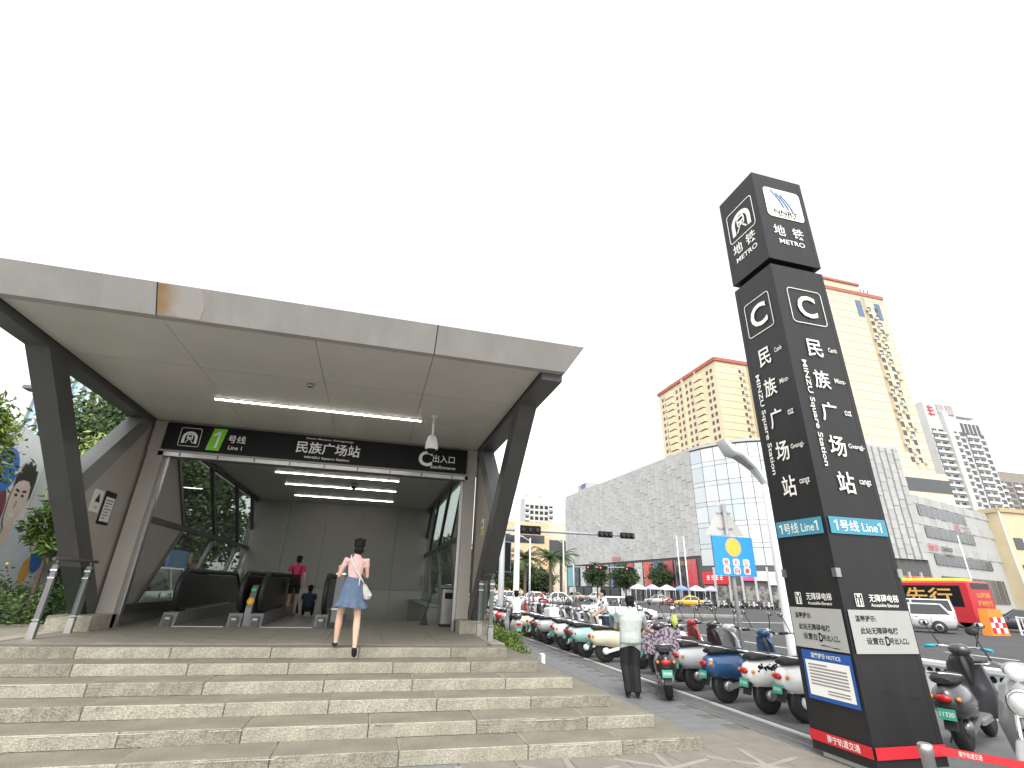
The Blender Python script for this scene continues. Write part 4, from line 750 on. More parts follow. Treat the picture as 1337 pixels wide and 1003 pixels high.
# lollipop: belt barrier in front of the totem
SX, SY = 3.77, 3.12
bs_ = thing('belt_stanchion', 'steel stanchion with red printed belt before the totem', 'barrier post', (SX, SY, 0)); P('tube', m_steel, bs_, 'lathe', [(.038, .02), (.038, .74), (.043, .745), (.043, .80), (.032, .81)], (SX, SY, 0), 16); P('foot', m_rubber, bs_, 'lathe', [(.17, 0), (.17, .02), (.05, .035)], (SX, SY, 0), 20)
ba, bb_ = Vector((SX+.04, SY, .775)), Vector((5.15, 3.30, .545)); bd_ = (bb_-ba).normalized(); bu = Vector((0, 0, 1))-bd_*bd_.z; bu.normalize()
bl_ = P('belt', m_red, bs_, 'bar', ba, bb_, .003, .05, (0, 0, 1)); lettering('南宁轨道交通', bl_, ba+bd_*.42+Vector((0, -.004, 0)), bd_, bu, h=.034, w=.26, mat=m_cream)
# ---------------------------------------------------------------- vehicles
m_cglass = M('car_glass', (.02, .023, .025), .06, var=0, coat=.3)
def car(name, label, cat, loc, ang, col, L=4.5, W=1.78, H=1.46, style='sedan', taxi=False, plate=(.03, .1, .45), group=None, roofsign=None):
    """body loft below the belt, glass house, roof, pillars, four wheels; +x forward, origin at the middle on the ground"""
    pt = paint('car_'+''.join('%02x' % int(c*255) for c in col), col); e = thing(name, label, cat, (0, 0, 0), group); h = L/2; w_ = W/2; zb = H*.62
    prof = {'sedan': [(-h, .80, .44, .58), (-h+.10, .92, .30, .90*zb/.9), (-h+.55, .97, .22, zb*1.0), (-.9, 1, .2, zb), (.2, 1, .2, zb), (h-1.15, .99, .2, zb*.985), (h-.35, .94, .22, zb*.86), (h-.06, .86, .28, zb*.74), (h, .74, .36, .56)],
            'suv': [(-h, .84, .46, .75), (-h+.06, .93, .34, zb), (-h+.4, .98, .26, zb*1.03), (-.9, 1, .25, zb), (.2, 1, .25, zb), (h-1.1, .99, .25, zb*.97), (h-.3, .94, .26, zb*.88), (h-.05, .86, .32, zb*.76), (h, .74, .4, .6)],
            'van': [(-h, .9, .40, zb), (-h+.05, .96, .3, zb), (-h+.4, 1, .26, zb), (-.9, 1, .25, zb), (.2, 1, .25, zb), (h-.9, .99, .25, zb*.96), (h-.3, .95, .26, zb*.84), (h-.05, .88, .32, zb*.7), (h, .8, .4, .62)]}[style]
    def ring(x, f, z0, z1):
        q = w_*f; return [(x, -q*.86, z0), (x, -q, z0+(z1-z0)*.28), (x, -q, z0+(z1-z0)*.72), (x, -q*.95, z1-.02), (x, -q*.86, z1), (x, 0, z1+.015), (x, q*.86, z1), (x, q*.95, z1-.02), (x, q, z0+(z1-z0)*.72), (x, q, z0+(z1-z0)*.28), (x, q*.86, z0)]
    bo = P('body', pt, e, 'loft', [ring(*p) for p in prof], smooth=True)
    bx = {'sedan': (-h+.75, -h+1.45, .45, h-1.15), 'suv': (-h+.12, -h+.55, .35, h-1.05), 'van': (-h+.04, -h+.16, h-1.35, h-.75)}[style]
    def gr(x, z, f): return [(x, -w_*f, z), (x, w_*f, z)]
    xb0, xr0, xr1, xb1 = bx; zt = H-.04
    P('window_glass', m_cglass, e, 'loft', [[(xb0, -w_*.90, zb-.01), (xb1, -w_*.90, zb-.03), (xb1, w_*.90, zb-.03), (xb0, w_*.90, zb-.01)], [(xr0, -w_*.70, zt), (xr1, -w_*.70, zt), (xr1, w_*.70, zt), (xr0, w_*.70, zt)]])
    P('roof', pt, e, 'loft', [[(xr0-.06, -w_*.73, zt-.03), (xr1+.06, -w_*.73, zt-.03), (xr1+.06, w_*.73, zt-.03), (xr0-.06, w_*.73, zt-.03)], [(xr0, -w_*.70, zt+.02), (xr1, -w_*.70, zt+.02), (xr1, w_*.70, zt+.02), (xr0, w_*.70, zt+.02)], [(xr0+.15, -w_*.5, zt+.045), (xr1-.15, -w_*.5, zt+.045), (xr1-.15, w_*.5, zt+.045), (xr0+.15, w_*.5, zt+.045)]])
    for q in (-1, 1):
        for (a, c_) in ((xb0, xr0), (xb1, xr1), (-.05, -.12)): P('pillar', pt, e, 'bar', (a, q*w_*.905, zb-.02), (c_, q*w_*.715, zt), .05, .09, (1, 0, 0))
        P('mirror', pt, e, 'ell', (xb1-.25, q*(w_+.07), zb+.05), .08, .09, .06, 10, 6)
        P('headlight', m_lens, e, 'ell', (h-.14, q*w_*.66, zb*.72), .14, .16, .07, 10, 6); P('tail_light', m_tail, e, 'ell', (-h+.07, q*w_*.72, zb*.86), .09, .15, .075, 10, 6)
        for x in (-.15, .85 if style != 'van' else .7, -1.05): P('door_seam', m_rubber, bo, 'box', x, x+.012, q*w_*.985-.012, q*w_*.985+.022 if q > 0 else q*w_*.985+.012, .34, zb-.05)
        P('door_handle', m_chrome, bo, 'box', -.42, -.26, q*w_-.015, q*w_+.018, zb-.14, zb-.11)
    for x in (-h+.85, h-.85):
        for q in (-1, 1):
            wl = P('wheel', m_rubber, e, 'lathe', [(.18, -.1), (.30, -.1), (.32, -.06), (.32, .06), (.30, .1), (.18, .1)], (x, q*(w_-.09), .32), 20, 'y'); P('rim', m_rim, wl, 'lathe', [(.02, -.085), (.2, -.107), (.21, -.085), (.21, .085), (.2, .107), (.02, .085)], (x, q*(w_-.09), .32), 14, 'y')
            P('wheel_arch', m_rubber, bo, 'lathe', [(.37, -.02), (.38, 0), (.37, .02)], (x, q*(w_-.02), .33), 20, 'y')
    P('number_plate', M('car_plate', plate, .5, var=0), e, 'box', -h-.012, -h+.02, -.22, .22, .62, .74); P('bumper', m_rubber, e, 'box', -h+.02, -h+.12, -w_*.8, w_*.8, .26, .40); P('grille', m_rubber, e, 'box', h-.05, h+.004, -.35, .35, .38, .52)
    if taxi: P('roof_sign', M('taxi_sign', (.7, .65, .5), .4, var=0), e, 'cbox', -.1, .1, -.3, .3, zt+.046, zt+.2, .02)
    e.location = (loc[0], loc[1], -.116 if len(loc) < 3 else loc[2]); e.rotation_euler = (0, 0, R(ang)); return e
car('taxi', 'yellow taxi crossing in front of the stone clad mall', 'taxi', (46.2, 69.5), 148, (.75, .36, .015), taxi=True)
car('sedan', 'silver sedan following behind the taxi across the junction', 'car', (46.5, 79.0), 148, (.52, .5, .46)); car('sedan', 'red car passing the mall corner beside a white scooter', 'car', (65.2, 76.3), 150, (.5, .015, .03))
car('sedan', 'tan sedan waiting before the mall beside a white one', 'car', (37.0, 92.5), 150, (.45, .37, .27)); car('sedan', 'white saloon car beside the tan sedan', 'car', (43.0, 96.0), 150, (.62, .58, .55))
car('sedan', 'white car parked beyond the rows of scooters', 'car', (15.6, 31.5), -12, (.70, .70, .70), L=4.7, H=1.5)
for i, (x, y, c_) in enumerate(((15.5, 60.0, (.7, .7, .7)), (19.8, 63, (.68, .68, .67)), (24, 66, (.6, .62, .63)), (11.2, 57, (.5, .53, .5)), (9.4, 46, (.25, .33, .33)))): car('sedan', ['white car queuing second beyond the white post', 'white car queuing third beyond the white post', 'silver car queuing last beyond the white post', 'pale grey car queuing right behind the white post', 'grey green car partly hidden by the leaning column'][i], 'car', (x, y), 165, c_, group='cars queuing at the junction')
car('suv', 'silver hatchback SUV with blue plate driving past the totem', 'suv', (33.8, 26.8), 126, (.50, .51, .52), L=4.4, W=1.84, H=1.68, style='suv')
car('van', 'white van driving next to the red bus', 'van', (38.4, 30.2), 124, (.68, .68, .68), L=4.8, W=1.85, H=1.95, style='van'); car('sedan', 'dark grey sedan beside the orange barricade', 'car', (43.9, 26.6), 126, (.035, .035, .04), L=4.8)
# bus with advert
m_bus = M('bus_red', (.50, .02, .03), .35, var=.05, coat=.4); m_gold = M('advert_gold', (.75, .47, .12), .5, scale=6, col2=(.5, .28, .06)); bus = thing('bus', 'red city bus with gold lettering on a black advert', 'bus', (0, 0, 0))
P('body', m_bus, bus, 'cbox', -5.6, 5.6, -1.25, 1.25, .35, 3.05, .12); P('roof_pod', M('bus_green', (.3, .6, .06), .5, var=0), bus, 'cbox', -1, 3.6, -.9, .9, 3.05, 3.28, .08); P('roof_pod', M('bus_yellow', (.75, .6, .05), .5, var=0), bus, 'cbox', -4.8, -1.2, -.9, .9, 3.05, 3.25, .08)
ad = P('advert', m_black, bus, 'box', -5.0, 4.8, 1.252, 1.262, 1.35, 2.75)
lettering('络移动先行', ad, (-.2, 1.266, 2.05), (-1, 0, 0), Z1, h=1.15, w=8.4, mat=m_gold, bold=.015)
P('rear_window', m_cglass, bus, 'box', -5.62, -5.602, -1.0, 1.0, 2.55, 2.95); lettering('5G网络', bus, (-5.607, -.1, 2.15), (0, -1, 0), Z1, h=.36, w=1.5, mat=m_gold, bold=.012); lettering('移动先行', bus, (-5.607, -.1, 1.62), (0, -1, 0), Z1, h=.38, w=1.6, mat=m_gold, bold=.012)
for x in (-3.4, 3.2):
    for q in (-1, 1):
        wl = P('wheel', m_rubber, bus, 'lathe', [(.28, -.14), (.46, -.14), (.48, -.1), (.48, .1), (.46, .14), (.28, .14)], (x, q*1.12, .48), 22, 'y'); P('rim', m_rim, wl, 'lathe', [(.02, -.12), (.27, -.145), (.28, .145), (.02, .12)], (x, q*1.12, .48), 14, 'y')
for q in (-.8, .8): P('tail_light', m_tail, bus, 'box', -5.615, -5.602, q-.12, q+.12, .8, 1.1)
bus.location = (44.8, 35.7, -.116); bus.rotation_euler = (0, 0, R(95)); bus.scale = (1.05, 1.05, 1.08)
# second bus roofs behind
b2 = thing('bus', 'green and yellow bus roof showing behind the red bus', 'bus', (0, 0, 0)); P('body', M('bus_lime', (.32, .55, .05), .4, var=.05), b2, 'cbox', -5.6, 5.6, -1.25, 1.25, .35, 3.1, .12); P('roof_stripe', M('bus_orange', (.75, .25, .05), .4, var=0), b2, 'cbox', -5.0, 1.0, -.8, .8, 3.1, 3.32, .06); P('window_band', m_cglass, b2, 'box', -5.2, 5.2, 1.252, 1.262, 1.5, 2.6)
for x in (-3.4, 3.2):
    for q in (-1, 1): P('wheel', m_rubber, b2, 'lathe', [(.1, -.14), (.46, -.14), (.48, 0), (.46, .14), (.1, .14)], (x, q*1.12, .48), 20, 'y')
b2.location = (51.0, 45.0, -.116); b2.rotation_euler = (0, 0, R(105))

# ---------------------------------------------------------------- street furniture
# low white barrier with round holes
def barrier(y0, y1, label):
    e = thing('traffic_barrier', label, 'barrier', (10.15, (y0+y1)/2, -.12), 'perforated barriers along the kerb'); m_b = M('barrier_white', (.62, .63, .63), .5, var=.06)
    P('panel', m_b, e, 'box', 10.13, 10.17, y0, y1, -.06, .62); P('cap', m_b, e, 'cbox', 10.06, 10.24, y0, y1, .62, .70, .02); P('foot', m_b, e, 'cbox', 9.98, 10.32, y0, y1, -.12, -.06, .01)
    n = int((y1-y0)/.145)
    for i in range(n):
        for z in (.53, .08): P('hole', m_black, e, 'lathe', [(.0, 0), (.052, 0), (.052, .006), (0, .006)], (10.124, y0+.08+i*.145, z), 12, 'x')
barrier(2.2, 4.2, 'white perforated barrier beside the pale grey scooter'); barrier(4.22, 6.22, 'white perforated barrier behind the teal gripped scooter'); barrier(6.24, 8.24, 'white perforated barrier ending beside the totem')
fw = thing('steel_rack', 'small white tubular rack beside the totem foot', 'bike rack', (7.0, 6.0, 0)); P('hoop', m_white, fw, 'tube', [(6.75, 6.0, 0), (6.75, 6.0, .28), (7.05, 6.0, .28), (7.05, 6.0, 0)], .014, 6)
# blue courtesy sign on a pole with the back of a triangular sign above
m_sky = M('sign_blue', (.03, .30, .62), .5, var=.04); sp = thing('traffic_sign', 'blue courtesy sign under the back of a triangular sign on grey pole', 'sign', (9.62, 12.3, 0))
P('pole', M('pole_grey', (.30, .31, .32), .45, var=.06), sp, 'tube', [(9.60, 12.3, 0), (9.60, 12.3, 4.12)], .052, 12)
bd = P('board', m_sky, sp, 'box', 9.0, 10.3, 12.20, 12.225, 2.17, 3.20)
poly_flat(bd, (9.65, 12.197, 2.92), X1, Z1, [[(.25*math.cos(R(a)), .25*math.sin(R(a))) for a in range(0, 360, 15)]], M('sign_gold', (.78, .52, .06), .5, var=0), 'emblem_disc')
frame_sq(bd, (9.65, 12.195, 2.92), X1, Z1, .235, .03, M('emblem_ring', (.72, .42, .32), .5, var=0), (0, -1, 0), rad=.999, name='emblem_ring')
for line, z in (('我礼让', 2.52), ('我自豪', 2.315)):
    for k, ch in enumerate(line): x = 9.36+k*.32; frame_sq(bd, (x, 12.197, z), X1, Z1, .105, .0949, m_white, (0, -1, 0), rad=.5, halfv=.095, name='letter_plate'); lettering(ch, bd, (x, 12.193, z), X1, Z1, h=.145, w=.15, mat=m_red, bold=.012)
trg = P('triangle_back', M('sign_back_alu', (.58, .57, .53), .4, metal=.3, var=.06), sp, 'prism', [(8.95, 12.38, 3.24), (10.2, 12.38, 3.27), (9.57, 12.38, 4.18)], (0, .02, 0))
for z in (3.42, 3.85): P('clamp', m_steel, sp, 'box', 9.36, 9.84, 12.355, 12.375, z, z+.04)
# street lamp with wing shaped arm and its banner
m_lamp = M('lamp_white', (.70, .71, .72), .4, var=.04); lp = thing('street_lamp', 'white street lamp with wing shaped arm behind the totem', 'street lamp', (10.45, 11.5, -.12))
P('post', m_lamp, lp, 'lathe', [(.17, -.12), (.14, .5), (.11, 4.3), (.10, 4.6)], (10.45, 11.5, 0), 14); P('post', m_lamp, lp, 'lathe', [(.10, -.12), (.09, 6.8)], (10.95, 11.5, 0), 12)
P('arm', m_lamp, lp, 'loft', [[(10.45+a, 11.5-w2, z), (10.45+a, 11.5+w2, z), (10.45+a+.02, 11.5+w2, z-t2), (10.45+a+.02, 11.5-w2, z-t2)] for a, z, w2, t2 in ((.04, 4.50, .10, .22), (-.06, 4.86, .11, .24), (-.35, 5.22, .15, .22), (-.75, 5.48, .20, .18), (-1.08, 5.62, .22, .26), (-1.30, 5.76, .2, .05))], smooth=True)
P('lens', m_gpanel, lp, 'prism', [(9.55, 11.36, 5.345), (10.08, 11.40, 5.02), (10.08, 11.60, 5.02), (9.55, 11.64, 5.345)], (0, 0, -.012)); P('banner', M('banner_red', (.35, .03, .05), .7, scale=14, col2=(.6, .45, .42), thr=(.5, .62)), lp, 'box', 10.72, 10.90, 11.47, 11.50, 2.1, 4.5)
# slender white post by the entrance and the traffic signal gantry
wp = thing('light_mast', 'tall slender white mast rising beside the leaning column', 'mast', (7.25, 26, 0)); P('tube', m_lamp, wp, 'lathe', [(.22, 0), (.19, .6), (.16, .7), (.14, 5), (.11, 9.0)], (7.25, 26.0, 0), 16); P('cap', m_lamp, wp, 'lathe', [(.14, 8.96), (.02, 9.15)], (7.25, 26, 0))
ga = thing('signal_gantry', 'grey traffic signal gantry with long arm across the road', 'traffic signal', (6.6, 26.4, 0)); m_gy = M('gantry_grey', (.36, .37, .38), .45, var=.06)
P('post', m_gy, ga, 'lathe', [(.2, 0), (.16, .5), (.14, 4.9)], (6.55, 26.4, 0), 14); P('arm', m_gy, ga, 'tube', [(6.3, 26.4, 4.60), (14.05, 26.4, 4.62)], [.09, .055], 10)
def sighead(x, z, w2, h2, y=26.28): 
    hd_ = P('signal_head', m_black, ga, 'cbox', x-w2, x+w2, y-.12, y+.02, z-h2, z+h2, .02)
    for q in range(3): P('hood', m_rubber, hd_, 'lathe', [(.10, -.10), (.11, 0), (.07, 0)], (x-w2*.66+q*w2*.66, y-.12, z), 12, 'y')
for x, w2, h2 in ((8.0, .62, .22), (12.45, .42, .16), (13.8, .42, .16)): sighead(x, 4.62, w2, h2)
P('back_board', m_black, ga, 'cbox', 6.0, 7.05, 26.5, 26.56, 2.5, 3.95, .03); P('board_edge', m_gy, ga, 'cbox', 5.96, 7.09, 26.57, 26.6, 2.45, 4.0, .03)
# barricade, fences, median
bc = thing('barricade', 'orange and white chequered plastic barricade on the road', 'barricade', (37.0, 24.3, -.12)); m_or = M('barricade_orange', (.8, .25, .03), .5, var=.06); P('block', m_or, bc, 'prism', [(36.25, 24.0, -.12), (37.75, 24.0, -.12), (37.55, 24.0, 1.35), (36.45, 24.0, 1.35)], (0, .5, 0))
for i in range(4):
    for j in range(3): P('chequer', m_white if (i+j) % 2 else m_red, bc, 'box', 36.42+i*.3, 36.70+i*.3, 23.98, 23.995, .02+j*.29, .30+j*.29)
def roadfence(x, y0, n, label, g):
    for i in range(n):
        e = thing('road_fence', label, 'fence', (x, y0+i*3, -.12), g)
        for y in (0, 2.9): P('post', m_white, e, 'box', x-.04, x+.04, y0+i*3+y, y0+i*3+y+.08, -.12, .95)
        for z in (.12, .86): P('rail', m_white, e, 'box', x-.025, x+.025, y0+i*3+.082, y0+i*3+2.9, z, z+.07)
        for q in range(12): P('picket', m_white, e, 'box', x-.015, x+.015, y0+i*3+.22+q*.225, y0+i*3+.26+q*.225, .19, .86)
roadfence(39.6, 21.6, 1, 'white picket road fence beyond the orange barricade', 'white road fences')
md_ = MB().cbox(20.0, 31.2, 39.4, 40.1, -.12, .10, .04).build('median_kerb', m_slab3, label='pale kerbed median strip across the junction', cat='median', kind='structure')
for i in range(7): MB().box(21.9, 22.1, 8+i*6.0, 10.4+i*6.0, -.1205, -.114).build('lane_dash', m_paint, label='white lane dash painted on the asphalt', cat='road marking', kind='structure', group='painted lane dashes')
MB().box(25.7, 30.5, 33.2, 33.6, -.1205, -.114).build('stop_line', m_paint, label='white stop line painted before the junction', cat='road marking', kind='structure'); MB().box(15.6, 15.75, 8, 60, -.1205, -.114).build('edge_line', m_paint, label='long white lane line beside the kerb', cat='road marking', kind='structure')
# ---------------------------------------------------------------- buildings
m_wallst = [M('mall_stone_%d' % i, c, .7, scale=.8, col2=tuple(q*.88 for q in c), stretch=(1, 1, .4)) for i, c in enumerate(((.47, .47, .455), (.495, .49, .475), (.44, .44, .425)))]
m_core = M('mall_joint', (.10, .10, .098), .8, var=.05); m_curt = [M('curtain_glass_%d' % i, c, .12, var=.04, scale=.5, spec=.8) for i, c in enumerate(((.52, .55, .555), (.57, .59, .59), (.47, .52, .535), (.10, .12, .13)))]
m_dkw = M('dark_window', (.035, .04, .045), .15, var=.15, scale=2, spec=.7); m_mul = M('curtain_mullion', (.30, .32, .33), .4, var=0)
mall = thing('shopping_mall', 'large shopping mall clad in staggered grey stone with curved glass corner', 'building', (65, 90, 0))
foot = [(51.6, 134), (54, 76.6), (54.6, 74.2), (55.6, 72.1), (56.6, 70.3), (57.7, 68.7), (59.0, 67.55), (60.4, 66.7), (63.1, 65.2), (66, 64.0), (72, 62.4), (78.6, 62.75), (86.2, 63.05), (87, 100), (80, 134)]
P('core', m_core, mall, 'prism', [(x, y, -.12) for x, y in foot], (0, 0, 26.0))
def wall_pieces(p0, p1, z0, z1, nc, nr, mesh_of, name, limit, stagger=True):
    """grid of pieces on a straight wall, the nearest 'limit' as objects, the rest joined"""
    p0, p1 = Vector((*p0, 0)), Vector((*p1, 0)); d = (p1-p0); L = d.length; d.normalize(); ang = math.atan2(d.y, d.x); w2 = L/nc; h2 = (z1-z0)/nr; cells = []
    for i in range(nc):
        off = [0, .5, .25, .75, .4][i % 5] if stagger else 0
        for j in range(-1 if stagger else 0, nr):
            a, c_ = max(z0, z0+(j+off)*h2), min(z1, z0+(j+off+1)*h2)
            if c_-a < .15: continue
            cells.append((p0+d*(i*w2), a, c_-a))
    cells.sort(key=lambda q: (q[0]-Vector((0, 0, 1.7))).length)
    rest = MB()
    for n, (p, z, hh) in enumerate(cells):
        if n < limit: inst(name, mesh_of[RNG.randrange(len(mesh_of))], mall, (p.x, p.y, z), (0, 0, ang), (w2, RNG.uniform(.8, 1.25), hh))
        else:
            mz = Matrix.Translation((p.x, p.y, z)) @ Matrix.Rotation(ang, 4, 'Z') @ Matrix.Diagonal((w2, RNG.uniform(.8, 1.25), hh, 1)); mi = RNG.randrange(3)
            rest.add([mz @ Vector(v) for v in PANEL_V], PANEL_F, mi)
    if rest.v: tag(rest.build(name+'_field', m_wallst, mall), kind='stuff')
PANEL_V = [(.04, -.26, .012), (.93, -.10, .012), (.93, .05, .012), (.04, .05, .012), (.04, -.26, .988), (.93, -.10, .988), (.95, .05, .98), (.03, .05, .98)]; PANEL_F = [(0, 3, 2, 1), (4, 5, 6, 7), (0, 1, 5, 4), (1, 2, 6, 5), (2, 3, 7, 6), (3, 0, 4, 7)]
pm = [MB().add(PANEL_V, PANEL_F).mesh('cladding_panel', m) for m in m_wallst]
wall_pieces((51.6, 134), (54, 76.6), 7.7, 25.9, 40, 12, pm, 'cladding_panel', 300)
gm = [MB().add([(.025, -.03, .02), (.975, -.03, .02), (.975, .03, .02), (.025, .03, .02), (.025, -.03, .98), (.975, -.03, .98), (.975, .03, .98), (.025, .03, .98)], PANEL_F).mesh('curtain_pane', m) for m in (m_curt[0], m_curt[1], m_curt[1], m_curt[2], m_curt[0], m_curt[1], m_curt[2], m_curt[3])]
cv = foot[1:11]
for i in range(9):
    n = [1, 1, 1, 1, 1, 1, 1, 1, 3][i]
    a, c_ = Vector((*cv[i], 0)), Vector((*cv[i+1], 0)); dd = (c_-a)/n; an = math.atan2(dd.y, dd.x)
    for k in range(n):
        zz = 6.0; j = 0
        while zz < 25.6:
            hh = 2.7 if j % 2 == 0 else .75
            hh = min(hh, 25.7-zz); p = a+dd*k; inst('curtain_pane', gm[7 if (hh > 1 and RNG.random() < .04) else RNG.randrange(7)], mall, (p.x, p.y, zz), (0, 0, an), (dd.length, 2.2, hh)); zz += hh; j += 1
pml = [MB().add(PANEL_V, PANEL_F).mesh('cladding_slab', m) for m in m_wallst]
wall_pieces((72, 62.35), (86.2, 62.9), 7.7, 25.9, 9, 12, pml, 'cladding_slab', 200)
P('parapet_band', m_wallst[1], mall, 'prism', [(x-.1, y-.1, 25.95) for x, y in foot[:13]]+[(86, 70, 25.95), (58, 80, 25.95), (53, 134, 25.95)], (0, 0, .5))
# lower wing to the east
wing = [(86.2, 63.0), (120, 73.6), (114, 96), (86.6, 92)]
P('wing_core', m_wallst[0], mall, 'prism', [(x, y, -.12) for x, y in wing], (0, 0, 18.4))
wd = Vector((33.8, 10.6, 0)); wn = wd.normalized(); won = Vector((wn.y, -wn.x, 0)); wang = math.atan2(wd.y, wd.x)
for (z0, z1, f0, f1) in ((14.9, 16.7, .04, .62), (11.5, 13.2, .06, .66), (7.2, 8.8, .08, .8), (1.5, 5.5, .1, .9)):
    wdb = P('window_band', m_dkw, mall, 'prism', [Vector((86.2, 63, z0))+wd*f0+won*.08, Vector((86.2, 63, z0))+wd*f1+won*.08, Vector((86.2, 63, z1))+wd*f1+won*.08, Vector((86.2, 63, z1))+wd*f0+won*.08], won*.06)
    for k in range(9): q = Vector((86.2, 63, z0))+wd*(f0+(f1-f0)*(k+.5)/9)+won*.15; P('mullion', m_mul, wdb, 'bar', q, q+Vector((0, 0, z1-z0)), .12, .05, won)
for k in range(14):
    for z in (9.0, 13.4, 16.9): 
        q = Vector((86.2, 63, z))+wd*(k/14)+won*.02; P('cladding_slab', m_wallst[k % 3], mall, 'prism', [q, q+wd/14*.98, q+wd/14*.98+Vector((0, 0, 1.5 if z < 16 else 1.45)), q+Vector((0, 0, 1.5 if z < 16 else 1.45))], won*(.04+.06*(k % 2)))
m_redsg = M('shop_red', (.55, .03, .04), .5, var=0)
wp_ = lambda f, z: Vector((86.2, 63, z))+wd*f+won*.3
strokes(mall, wp_(.045, 9.9), wn, Z1, 1.4, 1.2, 1, m_redsg); lettering('长沙', mall, wp_(.10, 9.9), wn, Z1, h=1.25, w=2.8, mat=m_redsg, bold=.012); lettering('cuckoo', mall, wp_(.24, 10.0), wn, Z1, h=1.0, w=4.6, mat=m_black, bold=.012)
for f, z, w_, h_, n_, mt in ((.26, 8.9, 4.2, .5, 5, m_black), (.46, 14.1, 2.6, 1.2, 2, m_redsg), (.56, 14.3, 3.8, .4, 6, m_black), (.58, 13.7, 3.8, .35, 7, m_black)): strokes(mall, wp_(f, z), wn, Z1, w_, h_, n_, mt)
# ground floor shop fronts under the stone and glass
fd_ = (Vector((54, 76.6, 0))-Vector((51.6, 134, 0))); fn = fd_.normalized(); fo = Vector((fn.y, -fn.x, 0))
if fo.x > 0: fo = -fo
adv = [((.10, .38, .45), .03), ((.03, .03, .035), .10), ((.55, .55, .56), .17), ((.05, .05, .055), .23), ((.65, .56, .52), .31), ((.50, .38, .34), .38), ((.16, .20, .55), .45), ((.08, .08, .09), .51), ((.60, .05, .05), .57), ((.62, .58, .52), .63), ((.65, .10, .06), .69), ((.12, .22, .45), .75), ((.55, .06, .08), .81), ((.03, .03, .03), .875), ((.6, .05, .06), .93)]
for i, (c_, f) in enumerate(adv):
    q = Vector((51.6, 134, 2.6))+fd_*f+fo*.25; w_ = fd_*.048
    sp_ = P('shop_poster', M('poster_%d' % i, c_, .5, scale=1.1, col2=tuple(min(1, x*.6+.12) for x in c_), thr=(.35, .6)), mall, 'prism', [q, q+w_, q+w_+Vector((0, 0, 4.6)), q+Vector((0, 0, 4.6))], fo*.12)
    P('poster_frame', m_mul, sp_, 'bar', q+fo*.13, q+fo*.13+Vector((0, 0, 4.6)), .12, .1, fo)
for i in range(12):
    q = Vector((51.6, 134, -.12))+fd_*(.04+i*.08)+fo*.2; P('shop_window', m_dkw if i % 3 else m_curt[1], mall, 'prism', [q, q+fd_*.07, q+fd_*.07+Vector((0, 0, 2.5)), q+Vector((0, 0, 2.5))], fo*.1)
strokes(mall, Vector((51.6, 134, 6.6))+fd_*.92+fo*.5, fn, Z1, 4.2, .75, 7, m_gold); poly_flat(mall, Vector((51.6, 134, 8.3))+fd_*.50+fo*.5, fn, Z1, [[(a-.22, -.5), (a+.22, -.5), (a+.22, .5), (a-.22, .5)] for a in (-1.5, -.5, .5, 1.5)], m_redsg, 'sign_strokes')
for i, (c_, a, c2) in enumerate((((.55, .03, .04), 1, 3), ((.62, .60, .58), 6, 8), ((.03, .22, .16), 8, 9))):
    q0, q1 = Vector((*foot[a], 3.2)), Vector((*foot[c2], 3.2)); dn_ = (q1-q0).normalized(); on_ = Vector((dn_.y, -dn_.x, 0)); P('shop_sign', M('shopsign_%d' % i, c_, .5, var=.1), mall, 'prism', [q0+on_*.3, q1+on_*.3, q1+on_*.3+Vector((0, 0, 1.9)), q0+on_*.3+Vector((0, 0, 1.9))], on_*.1)
    strokes(mall, (q0+q1)/2+on_*.45+Vector((0, 0, 1.0)), dn_, Z1, min(3.2, (q1-q0).length*.8), .8, 4, m_white if i != 1 else m_redsg)
# roof plant of the mall
rp_ = thing('roof_plant_room', 'grey plant room with blue vents on the mall roof', 'plant room', (54.5, 128, 26.5)); P('walls', m_wallst[2], rp_, 'box', 53, 57.5, 122, 128, 26.45, 28.6); P('vent', M('vent_blue', (.10, .12, .30), .5, var=.1), rp_, 'box', 52.9, 53.0, 123, 125.5, 27.3, 28.5)

m_cream2 = M('tower_cream', (.78, .66, .46), .8, scale=.15, col2=(.72, .60, .41)); m_line = M('tower_joint_recess', (.45, .36, .24), .8, var=0); m_rroof = M('tower_red_coping', (.42, .13, .10), .7, var=.1, scale=.5); m_wtower = M('tower_white', (.56, .56, .54), .7, var=.06, scale=.3); m_acm = M('air_conditioner', (.5, .5, .48), .6, var=.1)
def wall_feature(parent, name, mesh, P0, dirv, a, z, sx, sz, out, depth=1):
    p = P0+dirv*a+out; return inst(name, mesh, parent, (p.x, p.y, z), (0, 0, math.atan2(dirv.y, dirv.x)), (sx, depth, sz))
m_brown0 = M('sign_panel_taupe', (.42, .36, .34), .7, var=.2, scale=.8)
u_win = MB().box(-.5, .5, -.06, .06, -.5, .5).mesh('window', m_dkw); u_ac = MB().cbox(-.5, .5, -.5, .2, -.4, .4, .05).mesh('air_conditioner', m_acm); u_balc = MB().box(-.5, .5, -1.1, 0, -.5, -.2).box(-.5, .5, -1.1, -1.04, -.2, .5).box(-.5, -.47, -1.04, 0, -.2, .5).box(.47, .5, -1.04, 0, -.2, .5).mesh('balcony', m_cream2); u_balw = MB().box(-.5, .5, -.7, 0, -.5, -.38).box(-.5, .5, -.7, -.64, -.38, .05).mesh('balcony', m_wtower); u_bluew = MB().box(-.5, .5, -.06, .06, -.5, .5).mesh('window', M('blue_glass', (.10, .16, .26), .15, var=.1, scale=1))
